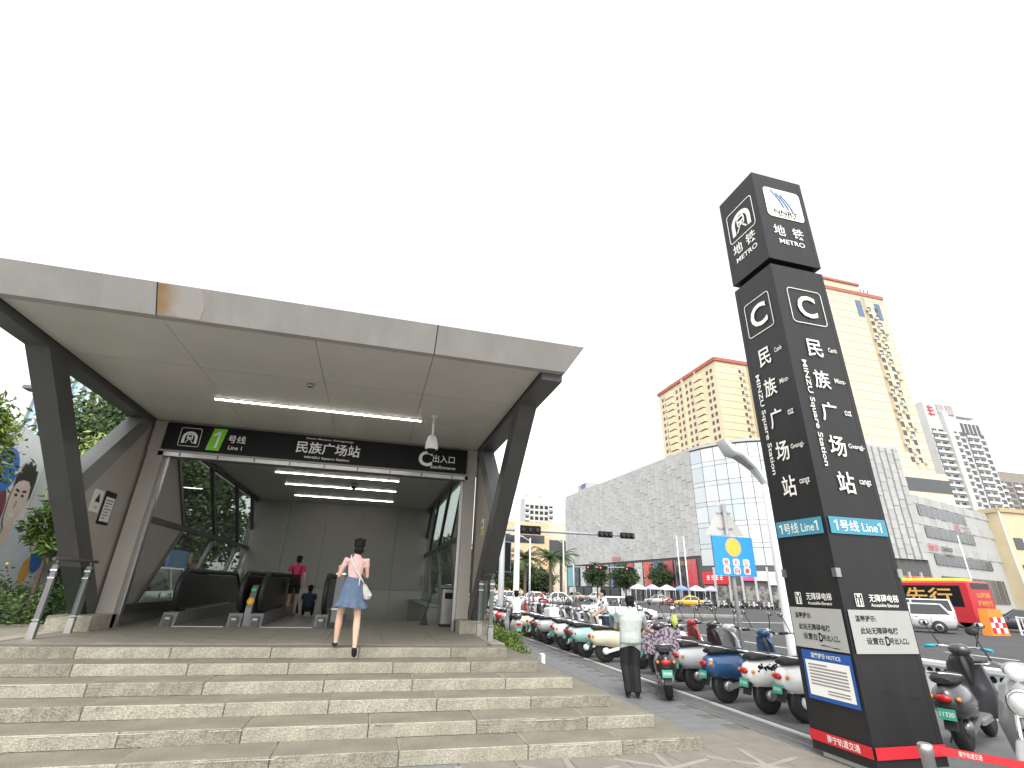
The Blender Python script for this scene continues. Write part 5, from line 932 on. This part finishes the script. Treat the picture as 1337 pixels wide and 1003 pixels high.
# hotel: cream slab tower
s = 100/120
ht = thing('hotel_tower', 'tall cream tower with red coping rising behind the totem', 'building', (140, 106, 0)); P('walls', m_cream2, ht, 'box', 119, 148.8, 100, 118, -.12, 91); P('coping', m_rroof, ht, 'box', 118.8, 149.0, 99.8, 118.2, 91, 92.3); P('penthouse', m_cream2, ht, 'box', 126, 141, 101, 116, 92.6, 95.5); P('penthouse_roof', m_rroof, ht, 'box', 125.5, 141.5, 100.6, 116.4, 95.5, 96.3)
for z in range(26): P('floor_joint', m_line, ht, 'box', 118.9, 148.86, 99.95, 100, 22+z*2.7, 22.12+z*2.7)
P('recess_shade', m_line, ht, 'box', 139.6, 141.0, 99.93, 99.98, 40, 90.5)  # flat dark strip on the wall, stands in for a recess's shade
for q in (138.0, 145.5): wall_feature(ht, 'window', u_bluew, Vector((0, 99.98, 0)), Vector((1, 0, 0)), q, 86, 2.4, 6, Vector((0, 0, 0)))
for z in range(20):
    for q in (141.8, 144.7):
        qq = q+(z-10)*.0; wall_feature(ht, 'window', u_win, Vector((0, 99.97, 0)), Vector((1, 0, 0)), qq, 38+z*2.55, 1.3, 1.5, Vector((0, 0, 0))); 
        if RNG.random() < .75: wall_feature(ht, 'air_conditioner', u_ac, Vector((0, 99.6, 0)), Vector((1, 0, 0)), qq+RNG.choice((-1.2, 1.2)), 37.2+z*2.55, 1.1, .9, Vector((0, 0, 0)), .7)
ss_ = P('rooftop_sign_frame', m_frame, ht, 'box', 135, 146, 101.9, 102.1, 92.6, 93.2)
for k in range(8): P('sign_strut', m_frame, ss_, 'bar', (135.3+k*1.5, 102, 93.2), (135.8+k*1.5, 102, 95.5), .18, .18)
hp_ = thing('hotel_podium', 'cream banded podium with dark glass below the tower', 'building', (130, 90, 0)); P('walls', m_cream2, hp_, 'box', 112, 137.5, 90, 99, -.12, 31.2)
for z0, z1 in ((26.3, 29.6), (19.8, 23.4)): P('window_band', m_dkw, hp_, 'box', 113, 137.4, 89.85, 89.98, z0, z1)
# cream apartment block beyond the mall
ap = thing('apartment_block', 'cream apartment block with red coping and stacked balconies above the mall', 'building', (128, 165, 0)); P('walls', m_cream2, ap, 'box', 122, 149, 150, 192, -.12, 88); P('coping', m_rroof, ap, 'box', 121.4, 149.5, 149.4, 192.5, 88, 89.4); P('roof_step', m_cream2, ap, 'box', 123, 134, 152, 186, 89.4, 91); P('recess_shade', m_line, ap, 'box', 136.5, 138, 149.9, 149.97, 20, 88)  # recess here is only its shade, drawn as a dark strip
for k in range(20): P('floor_joint', m_line, ap, 'box', 121.9, 149, 149.93, 149.98, 30+k*2.95, 30.14+k*2.95)
W0 = Vector((121.97, 192, 0)); dY = Vector((0, -1, 0))
for z in range(17):
    zz = 36+z*3.05
    for a in (3, 5.5, 14.5, 17.5, 22, 25, 36.5, 39): wall_feature(ap, 'window', u_win, W0, dY, a, zz, 1.3, 1.5, Vector((0, 0, 0)))
    for a in (9.5, 30.5): wall_feature(ap, 'balcony', u_balc, W0, dY, a, zz, 5.0, 2.4, Vector((0, 0, 0))); wall_feature(ap, 'window', u_win, W0, dY, a, zz+.3, 4.2, 1.6, Vector((0, 0, 0)))
    for a in (133.2, 141, 146): wall_feature(ap, 'window', u_win, Vector((0, 149.95, 0)), Vector((1, 0, 0)), a, zz, 1.1, 1.4, Vector((0, 0, 0))); wall_feature(ap, 'air_conditioner', u_ac, Vector((0, 149.5, 0)), Vector((1, 0, 0)), a+1.3, zz-.6, 1.1, .9, Vector((0, 0, 0)), .7)
for k in (10.5, 20, 29): P('pilaster', m_cream2, ap, 'box', 121.2, 122, 192-k-9.3 if k == 10.5 else 192-k-.4, 192-k-8.9 if k == 10.5 else 192-k, 20, 88.5)
# white residential tower and the brown one beyond
def grid_tower(name, label, x0, x1, y, zt, depth, wm, cols, rows, balc, z0=20):
    e = thing(name, label, 'building', ((x0+x1)/2, y, 0)); P('walls', wm, e, 'box', x0, x1, y, y+depth, -.12, zt); dx = (x1-x0)/cols; dz = (zt-z0-4)/rows
    for i in range(cols):
        for j in range(rows):
            wall_feature(e, 'window', u_win, Vector((x0, y-.03, 0)), Vector((1, 0, 0)), (i+.5)*dx, z0+(j+.5)*dz, dx*.68, dz*.6, Vector((0, 0, 0)))
            if i in balc: wall_feature(e, 'balcony', u_balw, Vector((x0, y, 0)), Vector((1, 0, 0)), (i+.5)*dx, z0+(j+.5)*dz-.4, dx*.95, dz*.7, Vector((0, 0, 0)))
    for j in range(rows): wall_feature(e, 'window', u_win, Vector((x0-.03, y+depth, 0)), Vector((0, -1, 0)), depth*.3, z0+(j+.5)*dz, 2.2, dz*.5, Vector((0, 0, 0)))
    return e
rt = grid_tower('residential_tower', 'white residential tower with stacked balconies beyond the hotel', 228, 260, 150, 76, 20, m_wtower, 8, 18, (0, 1, 3, 5, 6)); P('white_fin', m_wtower, rt, 'box', 236, 239, 148.4, 149.9, 10, 80); P('crown', m_wtower, rt, 'box', 228, 246, 150, 166, 76, 84); P('crown_frame', m_wtower, rt, 'box', 246, 258, 150, 153, 79, 80)
for k in range(5): P('crown_window', m_dkw, rt, 'box', 247+k*2.4, 248.6+k*2.4, 149.9, 150, 70, 76)
strokes(rt, (231.5, 149.8, 80), X1, Z1, 5, 5, 1, m_redsg); P('sign_panel', m_brown0, rt, 'box', 235.5, 239.5, 149.7, 149.9, 79, 83.5); P('sign_panel', m_brown0, rt, 'box', 241, 245, 149.7, 149.9, 79, 83.5)
m_brown = M('tower_brown', (.30, .26, .22), .8, var=.08, scale=.3); grid_tower('residential_tower', 'brown apartment tower with orange bays at the far end', 261, 300, 155, 57, 20, m_brown, 8, 12, (1, 3)); 
yb = thing('yellow_building', 'low ochre building beside the slanting street lamp', 'building', (123, 74, 0)); P('walls', M('ochre_wall', (.62, .52, .34), .8, var=.08, scale=.3), yb, 'box', 119.6, 142, 71, 90, -.12, 18.5); P('parapet', M('ochre_parapet', (.48, .38, .22), .8, var=.08), yb, 'box', 119.3, 142.3, 70.7, 90.3, 18.5, 19.3)
for k in range(5): wall_feature(yb, 'window', u_win, Vector((122, 70.96, 0)), Vector((1, 0, 0)), k*4.5, 12.5, 2.4, 2.2, Vector((0, 0, 0))); wall_feature(yb, 'window', u_win, Vector((122, 70.96, 0)), Vector((1, 0, 0)), k*4.5, 7.5, 2.4, 2.2, Vector((0, 0, 0)))
# peach building and pale twin tower beyond the gantry
m_peach = M('peach_render', (.72, .50, .30), .8, var=.06, scale=.2); pb = thing('peach_building', 'peach low building with glass corner beyond the palms', 'building', (60, 195, 0)); P('walls', m_peach, pb, 'box', 44, 66, 190, 215, -.12, 25.8); P('wing', M('peach_pale', (.72, .62, .48), .8, var=.06), pb, 'box', 66, 88, 195, 215, -.12, 27); P('window_band', m_dkw, pb, 'box', 66.5, 86, 194.8, 194.95, 13, 20); P('window_band', m_dkw, pb, 'box', 46, 64, 189.8, 189.95, 18, 21)
tw = grid_tower('residential_tower', 'pale distant twin tower above the peach building', 88, 107, 300, 55, 18, m_wtower, 6, 9, (0, 5)); P('roof_crown', m_wtower, tw, 'box', 90, 96, 300, 310, 55, 57.5); P('roof_crown', m_wtower, tw, 'box', 99, 105, 300, 310, 55, 57)
# blue glass tower left
gt = thing('glass_tower', 'blue glass office tower with white ribs beyond the left trees', 'building', (-33, 70, 0)); P('walls', M('tower_blue_glass', (.30, .46, .56), .1, var=.1, scale=.2, spec=.9), gt, 'box', -37, -26, 60, 80, -.12, 24.5)
for k in range(12): P('rib', m_wtower, gt, 'box', -37+k*.98, -36.75+k*.98, 59.7, 60, -.12, 24.9)
for z in range(10): P('spandrel', m_frame, gt, 'box', -37, -26, 59.85, 59.97, 2+z*2.4, 2.15+z*2.4)

# ---------------------------------------------------------------- far street things
far_pave = MB().cbox(40, 60, 84, 140, -.12, .02, .03).build('far_pavement', m_slab, label='pale pavement along the stone clad mall', cat='pavement', kind='structure')
def pole(x, y, h, arm, label, name='street_lamp', cat='street lamp'):
    e = thing(name, label, cat, (x, y, -.12)); P('post', m_lamp, e, 'lathe', [(.13, -.12), (.08, h)], (x, y, 0), 10)
    if arm: P('arm', m_lamp, e, 'tube', [(x, y, h-.4), (x+arm*.5, y, h+.15), (x+arm, y, h+.3)], .05, 6); P('lamp_head', m_lamp, e, 'ell', (x+arm*1.1, y, h+.3), .5, .16, .08, 10, 6)
    return e
pole(26.5, 70, 8.3, -2.2, 'slim lamp with curved arm before the palms'); pole(19, 62, 7.6, -2, 'slim lamp with arm beside the white mast'); pole(97.5, 58, 15.5, -3.5, 'tall slanting street lamp beside the ochre building'); pole(89.8, 60, 11.5, 0, 'bare white pole before the mall wing', 'flag_pole', 'pole'); pole(48.5, 75, 10.5, 0, 'slim white pole before the mall posters', 'flag_pole', 'pole'); pole(50, 75.3, 10.5, 0, 'slim white pole with twin beside it at the mall', 'flag_pole', 'pole'); pole(60.5, 64.5, 8.5, 0, 'thick white pole at the glass corner', 'flag_pole', 'pole')
fs = thing('signal_gantry', 'far traffic signal gantry showing red before the mall', 'traffic signal', (24, 60, -.12)); P('post', m_gy, fs, 'lathe', [(.12, -.12), (.1, 4.6)], (24.0, 60, 0), 10); P('arm', m_gy, fs, 'tube', [(24, 60, 4.3), (33.5, 60, 4.55)], .06, 8)
for x in (26.2, 27.9, 31.5):
    hd_ = P('signal_head', m_black, fs, 'box', x-.6, x+.6, 59.85, 60.05, 4.1, 4.55); P('red_lamp', M('lamp_red_lit', (1, .08, .05), .4, var=0, emit=1), hd_, 'lathe', [(0, 0), (.10, 0), (.10, .02), (0, .02)], (x-.35, 59.82, 4.33), 10, 'y')
# ---------------------------------------------------------------- trees
m_leafs = [M('leaf_%d' % i, c, .6, var=.15, scale=8) for i, c in enumerate(((.045, .085, .025), (.075, .13, .035), (.10, .17, .045), (.03, .055, .02)))]; m_leafs2 = [M('bright_leaf_%d' % i, c, .5, var=.15, scale=8) for i, c in enumerate(((.13, .22, .03), (.20, .30, .05), (.08, .15, .03), (.28, .34, .08)))]; m_bark = M('bark', (.16, .12, .09), .9, var=.25, scale=8, bump=.5, bscale=30)
def leaves(mb, c, rx, ry, rz, n, L, wd_, clumps=24, droop=.2, rng=None):
    rng = rng or RNG; cs = []
    for i in range(clumps):
        v = Vector((rng.gauss(0, 1), rng.gauss(0, 1), rng.gauss(0, 1))).normalized()*rng.uniform(.45, 1.0); cs.append((Vector((c[0]+v.x*rx, c[1]+v.y*ry, c[2]+v.z*rz)), rng.uniform(.6, 1.2), rng.randrange(4)))
    for i in range(n):
        cc, sz, mi = rng.choice(cs); p = cc+Vector((rng.gauss(0, .19*rx*sz), rng.gauss(0, .19*ry*sz), rng.gauss(0, .15*rz*sz)))
        d = Vector((rng.gauss(0, 1), rng.gauss(0, 1), rng.gauss(-droop, .7))).normalized(); s_ = d.cross(Vector((rng.gauss(0, 1), rng.gauss(0, 1), rng.gauss(0, 1)))).normalized(); l = L*rng.uniform(.7, 1.25); wv = wd_*rng.uniform(.7, 1.2)
        up = s_.cross(d)*l*.12
        mb.add([p, p+d*l*.35+s_*wv+up, p+d*l, p+d*l*.35-s_*wv+up], [(0, 1, 2), (0, 2, 3)], mi if rng.random() < .7 else rng.randrange(4))
def tree(name, label, loc, h, rx, rz, n, L, wd_, trunk=.18, mats=None, clumps=30, group=None, cat='tree'):
    e = thing(name, label, cat, loc, group); x, y, z = loc; tp = h-rz
    tr_ = P('trunk', m_bark, e, 'tube', [(x, y, z), (x+.05, y, z+tp*.5), (x, y+.04, z+tp), (x+.1, y, z+h-rz*.4)], [trunk, trunk*.8, trunk*.6, trunk*.2], 10)
    for k in range(5):
        a = k*1.26+RNG.random(); P('limb', m_bark, tr_, 'tube', [(x, y, z+tp*.8), (x+math.cos(a)*rx*.4, y+math.sin(a)*rx*.4, z+tp+rz*.3), (x+math.cos(a)*rx*.75, y+math.sin(a)*rx*.75, z+tp+rz*.8)], [trunk*.5, trunk*.3, trunk*.1], 6)
    m = MB(); leaves(m, (x, y, z+h-rz), rx, rx, rz, n, L, wd_, clumps); m.build('crown', mats or m_leafs, e); return e
for i, (x, y, h_, r_) in enumerate(((39.4, 84, 6.2, 2.2), (45.8, 86, 6.6, 2.6), (53.5, 86.5, 6.8, 2.8))): tree('clipped_tree', ['round clipped tree before the pale poster', 'round clipped tree beside the red flag', 'round clipped tree before the dark shop sign'][i], (x-1.5, y, -.1), h_, r_*.9, r_*.85, 5200, .32, .12, .16, [m_leafs[0], m_leafs[3], m_leafs[0], m_leafs[3]], 60, 'clipped trees before the mall')
for i, (x, y, h_, r_) in enumerate(((8.5, 56, 6.5, 3.2), (12, 76, 7.5, 4), (20, 88, 8, 4.2), (27, 96, 7, 4), (34, 104, 6, 3.2))): tree('street_tree', ['dark street tree behind the leaning column', 'dark street tree behind the gantry board', 'dark street tree beyond the white mast', 'dark street tree between the palms', 'dark low tree at the mall end'][i], (x, y, -.1), h_, r_, h_*.42, 4200, .5, .17, .2, [m_leafs[0], m_leafs[3], m_leafs[1], m_leafs[3]], 50, 'street trees across the junction')
def palm(x, y, h_, label):
    e = thing('palm_tree', label, 'palm tree', (x, y, -.1), 'palms across the junction'); P('trunk', m_bark, e, 'lathe', [(.32, -.1), (.26, 1), (.30, h_*.6), (.2, h_)], (x, y, 0), 10); 
    for k in range(26):
        a = k*2.4; el_ = RNG.uniform(-.2, 1.0); m = MB(); pr_ = Vector((x, y, h_)); d = Vector((math.cos(a)*math.cos(el_), math.sin(a)*math.cos(el_), math.sin(el_))); pts = [pr_.copy()]
        for s_ in range(9): pr_ = pr_+d*.42; d = (d+Vector((0, 0, -.13))).normalized(); pts.append(pr_.copy())
        m.tube(pts, [.04]*4+[.02]*6, 5); sd = d.cross(Vector((0, 0, 1))).normalized()
        for i in range(1, 10):
            for q in (-1, 1):
                for u in (0, .5): p0 = pts[i-1].lerp(pts[i], u); tp_ = p0+sd*q*.8*(1-abs(i-4)/9)+(pts[i]-pts[i-1])*.9+Vector((0, 0, -.3)); m.add([p0, p0+(pts[i]-pts[i-1])*.42, tp_], [(0, 1, 2)])
        m.build('frond', m_leafs[0], e)
for i, (x, y, h_) in enumerate(((25.5, 86, 6.4), (30.8, 88, 6.8), (34.3, 92, 7.2))): palm(x, y, h_, ['feathery palm beside the slim curved lamp', 'tallest spreading palm across the junction', 'palm leaning against the mall end'][i])
# left side: trees, shrubs and hedge behind the railing
tree('garden_tree', 'bright leafed garden tree overhanging the advertising hoarding', (-8.3, 11.6, 0), 5.15, 1.0, 1.15, 6000, .20, .035, .10, m_leafs2, 60); tree('garden_tree', 'slim shrub tree with drooping leaves beside the leaning column', (-6.5, 12.7, 0), 3.35, .42, .68, 1300, .19, .032, .05, [m_leafs2[0], m_leafs2[2], m_leafs[1], m_leafs[2]], 34); tree('garden_tree', 'light green tree top beyond the hoarding', (-8.0, 16.2, 0), 4.85, .42, .45, 700, .22, .045, .08, m_leafs2, 30)
tree('broadleaf_tree', 'large dark tree standing beyond the canopy strut', (-11.2, 24.5, 0), 9.2, 2.7, 2.6, 9000, .26, .075, .3, m_leafs, 70); tree('broadleaf_tree', 'large green tree seen through the hall glazing', (-9.4, 19.5, 0), 5.9, 1.8, 2.0, 9000, .2, .05, .2, m_leafs2, 60); tree('broadleaf_tree', 'dark tree pressed against the hall glazing', (-8.5, 27.0, 0), 8.0, 2.6, 3.4, 9000, .26, .08, .2, m_leafs, 50)
hg = MB(); 
for i in range(9): leaves(hg, (-6.6-.35*(i % 3), 9.2+i*.85, .85+.12*(i % 2)), .95, .75, .75, 1500, .085, .024, 26, 0)
tag(hg.build('hedge', [m_leafs[1], m_leafs2[2], m_leafs2[0], m_leafs[2]]), 'dense green hedge along the landing railing', 'hedge', kind='stuff')
fl = MB()
for i in range(60): fl.ell((-6.9+RNG.uniform(-.6, .5), 10.4+RNG.uniform(-.6, 1.2), 1.75+RNG.uniform(-.25, .35)), .03, .03, .025, 7, 5)
tag(fl.build('yellow_blossoms', M('blossom_yellow', (.75, .5, .12), .6, var=.1)), 'scattered yellow blossoms over the hedge top', 'flowers', kind='stuff')
MB().box(-30, -5.15, 8.8, 40, -.03, .12).build('planting_bed', M('soil', (.09, .075, .05), .95, var=.3), label='soil bed beside the landing', cat='planting bed', kind='structure')
# planter with clipped yellow green shrubs beside the landing's outer side
pn = MB(); 
for i in range(7): leaves(pn, (3.32, 12.9+i*.75, .42), .62, .45, .30, 1900, .075, .022, 26, -.5)
tag(pn.build('planter_shrubs', m_leafs2), 'low bright yellow green shrubs beside the side steps', 'shrubs', kind='stuff'); MB().cbox(2.5, 4.15, 12.42, 18.5, -.03, .10, .02).build('planter_kerb', m_kerb, label='pale kerb round the low shrub bed', cat='kerb', kind='structure'); P('marker_box', m_white, None, 'cbox', 4.18, 4.28, 12.6, 12.8, 0, .26, .01); bpy.data.objects['marker_box']['label'] = 'small white marker box at the shrub bed corner'; bpy.data.objects['marker_box']['category'] = 'marker'
# advertising hoarding
hd0, hd1 = Vector((-8.1, 12.6, 0)), Vector((-10.2, 21.5, 0)); hv = (hd1-hd0).normalized(); hn_ = Vector((-hv.y, hv.x, 0)); 
if hn_.x < 0: hn_ = -hn_
hoard = thing('hoarding', 'white advertising hoarding with a smiling figure and blue balloons', 'billboard', tuple(hd0)); m_hw = M('hoarding_white', (.84, .85, .86), .6, scale=.5, col2=(.76, .78, .80))
P('board', m_hw, hoard, 'prism', [hd0-hv*3+Vector((0, 0, .3)), hd1+Vector((0, 0, .3)), hd1+Vector((0, 0, 4.9)), hd0-hv*3+Vector((0, 0, 4.9))], -hn_*.15)
HR = -hv*-1; c0 = hd0+hn_*.012
def hp(a, z): return c0+hv*a+Vector((0, 0, z))
def blob(a, z, ra, rz_, mat, lay, name, n=24, tilt=0): poly_flat(hoard, hp(a, z)+hn_*.004*lay, hv, Z1, [[(ra*math.cos(t_)*math.cos(tilt)-rz_*math.sin(t_)*math.sin(tilt), ra*math.cos(t_)*math.sin(tilt)+rz_*math.sin(t_)*math.cos(tilt)) for t_ in [2*math.pi*i/n for i in range(n)]]], mat, name)
m_ph = M('print_hair', (.03, .028, .03), .6, var=.2, scale=12); m_ps = M('print_skin', (.78, .63, .55), .6, var=.06, scale=3); m_pw = M('print_shirt', (.72, .77, .82), .6, scale=2, col2=(.60, .67, .74)); m_pb = M('print_blue', (.02, .16, .60), .5, var=.15, scale=2); m_py = M('print_yellow', (.8, .42, .03), .5, var=.1)
blob(3.2, 1.7, 1.7, 1.05, m_pw, 1, 'printed_shirt'); blob(5.0, 2.5, .75, .3, m_ps, 1.5, 'printed_arm', tilt=-.5); poly_flat(hoard, hp(2.5, 3.5)+hn_*.0165, hv, Z1, [[(-.60, .12), (-.66, .42), (-.52, .50), (-.46, .72), (-.30, .66), (-.16, .82), (.02, .70), (.2, .80), (.34, .64), (.52, .66), (.62, .40), (.66, .0), (.56, -.12), (.48, .22), (.20, .34), (-.2, .32), (-.46, .24)]], m_ph, 'printed_hair'); blob(2.46, 3.40, .56, .62, m_ps, 3, 'printed_face'); blob(2.40, 3.06, .42, .40, m_ps, 3.2, 'printed_jaw'); blob(3.04, 3.36, .09, .15, m_ps, 3.1, 'printed_ear'); blob(2.55, 2.62, .30, .40, m_ps, 1.8, 'printed_neck')
poly_flat(hoard, hp(2.36, 3.0)+hn_*.016, hv, Z1, [[(-.22, .06), (-.12, -.05), (0, -.08), (.12, -.05), (.24, .08), (.1, .03), (-.08, .02)]], m_white, 'printed_smile'); blob(2.2, 3.44, .10, .035, m_ph, 4, 'printed_eye'); blob(2.62, 3.47, .10, .035, m_ph, 4, 'printed_eye'); blob(2.2, 3.55, .15, .03, m_ph, 4, 'printed_brow', tilt=-.1); blob(2.64, 3.58, .15, .03, m_ph, 4, 'printed_brow', tilt=.1); blob(2.38, 3.24, .07, .10, M('print_nose', (.54, .36, .27), .6, var=0), 4, 'printed_nose'); blob(1.1, 3.86, .7, .5, m_pb, 1.2, 'printed_balloon'); blob(5.6, 2.15, .6, .45, m_pb, 2, 'printed_balloon'); blob(4.9, 1.75, .4, .34, m_py, 1.7, 'printed_balloon'); blob(1.4, 2.9, .5, .6, M('print_maroon', (.2, .04, .05), .6, var=.1), 1.1, 'printed_sleeve')
for k in range(4): P('board_seam', m_gpanel, hoard, 'bar', hp(-1+k*2.2, .3), hp(-1+k*2.2, 4.9), .008, .006, hn_)
# bracket light on the outer side of the leaning column
lb_ = thing('bracket_light', 'grey bracket lamp fixed to the outer side of the leaning column', 'lamp', (-5.3, 9.0, 4.5)); P('arm', m_strut, lb_, 'bar', (-5.12, 8.9, 4.85), (-5.55, 8.9, 4.42), .05, .05); P('lamp_head', m_strut, lb_, 'cbox', -5.62, -5.12, 8.8, 9.0, 4.36, 4.42, .01)
# posters seen through the hall glazing and a parked white van beyond
for i, (y, c_) in enumerate(((22.5, (.12, .3, .6)), (25.0, (.6, .25, .08)))): o = P('garden_poster', M('gposter_%d' % i, c_, .6, scale=1.5, col2=tuple(x*.5+.2 for x in c_)), None, 'box', -7.6, -7.5, y, y+2.2, 1.6, 2.7); tag(o, ['blue poster beyond the hall glazing', 'orange poster beyond the hall glazing'][i], 'poster'); [P('post', m_strut, o, 'box', -7.58, -7.52, yy, yy+.06, .1, 1.6) for yy in (y+.1, y+2.0)]
car('van', 'white van parked beyond the hall glazing', 'van', (-7.2, 20.2, .12), 88, (.66, .66, .66), L=4.6, H=1.9, style='van')

# row of small parked scooters on the far pavement, one low mesh each
lo = MB(); lo.lathe([(.12, -.05), (.24, -.05), (.24, .05), (.12, .05)], (0, 0, .24), 10, 'y', 1); lo.lathe([(.12, -.05), (.24, -.05), (.24, .05), (.12, .05)], (1.25, 0, .24), 10, 'y', 1)
lo.loft([[(-.35, -.06, .5), (-.35, .06, .5), (-.35, .06, .65), (-.35, -.06, .65)], [(0, -.17, .4), (0, .17, .4), (0, .15, .74), (0, -.15, .74)], [(.45, -.12, .3), (.45, .12, .3), (.45, .10, .7), (.45, -.10, .7)]]); lo.box(.38, .95, -.14, .14, .24, .31, 1); lo.prism([(.92, -.17, .26), (1.05, -.17, .55), (.92, -.12, .98), (.86, -.12, .98), (.95, -.17, .55)], (0, .32, 0)); lo.tube([(.84, -.32, 1.04), (.92, 0, 1.04), (.84, .32, 1.04)], .03, 6, 1); lo.box(-.28, .4, -.12, .12, .73, .80, 1)
lms = [lo.mesh('parked_scooter', [paint(n, c), m_rubber]) for n, c in (('white', (.72, .72, .70)), ('graphite', (.05, .05, .055)), ('silver', (.42, .43, .44)))]
for i in range(26):
    q = Vector((53.2, 69.5, -.116))+Vector((.82, -.46, 0))*(i*.72); o = inst('parked_scooter', lms[(i*7) % 3], None, (q.x-4.5, q.y-1.5, -.116), (0, 0, R(70+RNG.uniform(-8, 8)))); tag(o, ['white', 'dark', 'silver'][(i*7) % 3]+' scooter in the far row before the glass corner', 'scooter', 'far row of scooters before the mall corner')

# ground floor of the curved corner: show windows, piers and sign boxes
m_showw = M('show_window', (.30, .28, .25), .15, scale=1.2, col2=(.06, .06, .07), thr=(.4, .6), spec=.7)
for i in range(1, 12):
    q0, q1 = Vector((*foot[i], -.12)), Vector((*foot[i+1], -.12)); dn_ = (q1-q0); on_ = Vector((dn_.y, -dn_.x, 0)).normalized(); n_ = max(1, int(dn_.length/2.2))
    for k in range(n_):
        a, c_ = q0+dn_*(k/n_+.02), q0+dn_*((k+1)/n_-.02); P('show_window', m_showw, mall, 'prism', [a+on_*.16, c_+on_*.16, c_+on_*.16+Vector((0, 0, 3.1)), a+on_*.16+Vector((0, 0, 3.1))], on_*.06); P('pier', m_wallst[1], mall, 'bar', c_+on_*.2, c_+on_*.2+Vector((0, 0, 5.9)), .3, .3, on_)
    if i > 3: P('fascia_sign', M('corner_sign_%d' % (i % 4), ((.55, .10, .25), (.60, .58, .55), (.04, .25, .22), (.6, .12, .08))[i % 4], .5, scale=.8, col2=(.55, .5, .48), thr=(.3, .5)), mall, 'prism', [q0+on_*.25+Vector((0, 0, 3.9)), q1+on_*.25+Vector((0, 0, 3.9)), q1+on_*.25+Vector((0, 0, 5.3)), q0+on_*.25+Vector((0, 0, 5.3))], on_*.06)
# market tents on the far pavement
for i in range(6):
    x, y = 43.5+i*2.1, 80.0-i*1.0; e = thing('market_tent', ['white', 'lilac', 'white', 'blue', 'white', 'lilac'][i]+' market tent, '+ORD[i]+' along the far pavement before the mall', 'tent', (x, y, -.1), 'market tents before the mall')
    mt = [m_white, M('tent_lilac', (.45, .42, .62), .7, var=.05), m_white, M('tent_blue', (.2, .3, .55), .7, var=.05), m_white, M('tent_lilac')][i]
    P('canopy', mt, e, 'loft', [[(x-1, y-1, 2.1), (x+1, y-1, 2.1), (x+1, y+1, 2.1), (x-1, y+1, 2.1)], [(x-1, y-1, 2.3), (x+1, y-1, 2.3), (x+1, y+1, 2.3), (x-1, y+1, 2.3)], [(x-.1, y-.1, 2.9), (x+.1, y-.1, 2.9), (x+.1, y+.1, 2.9), (x-.1, y+.1, 2.9)]])
    for a in (-.95, .95):
        for c_ in (-.95, .95): P('leg', m_lamp, e, 'tube', [(x+a, y+c_, -.1), (x+a, y+c_, 2.12)], .03, 6)
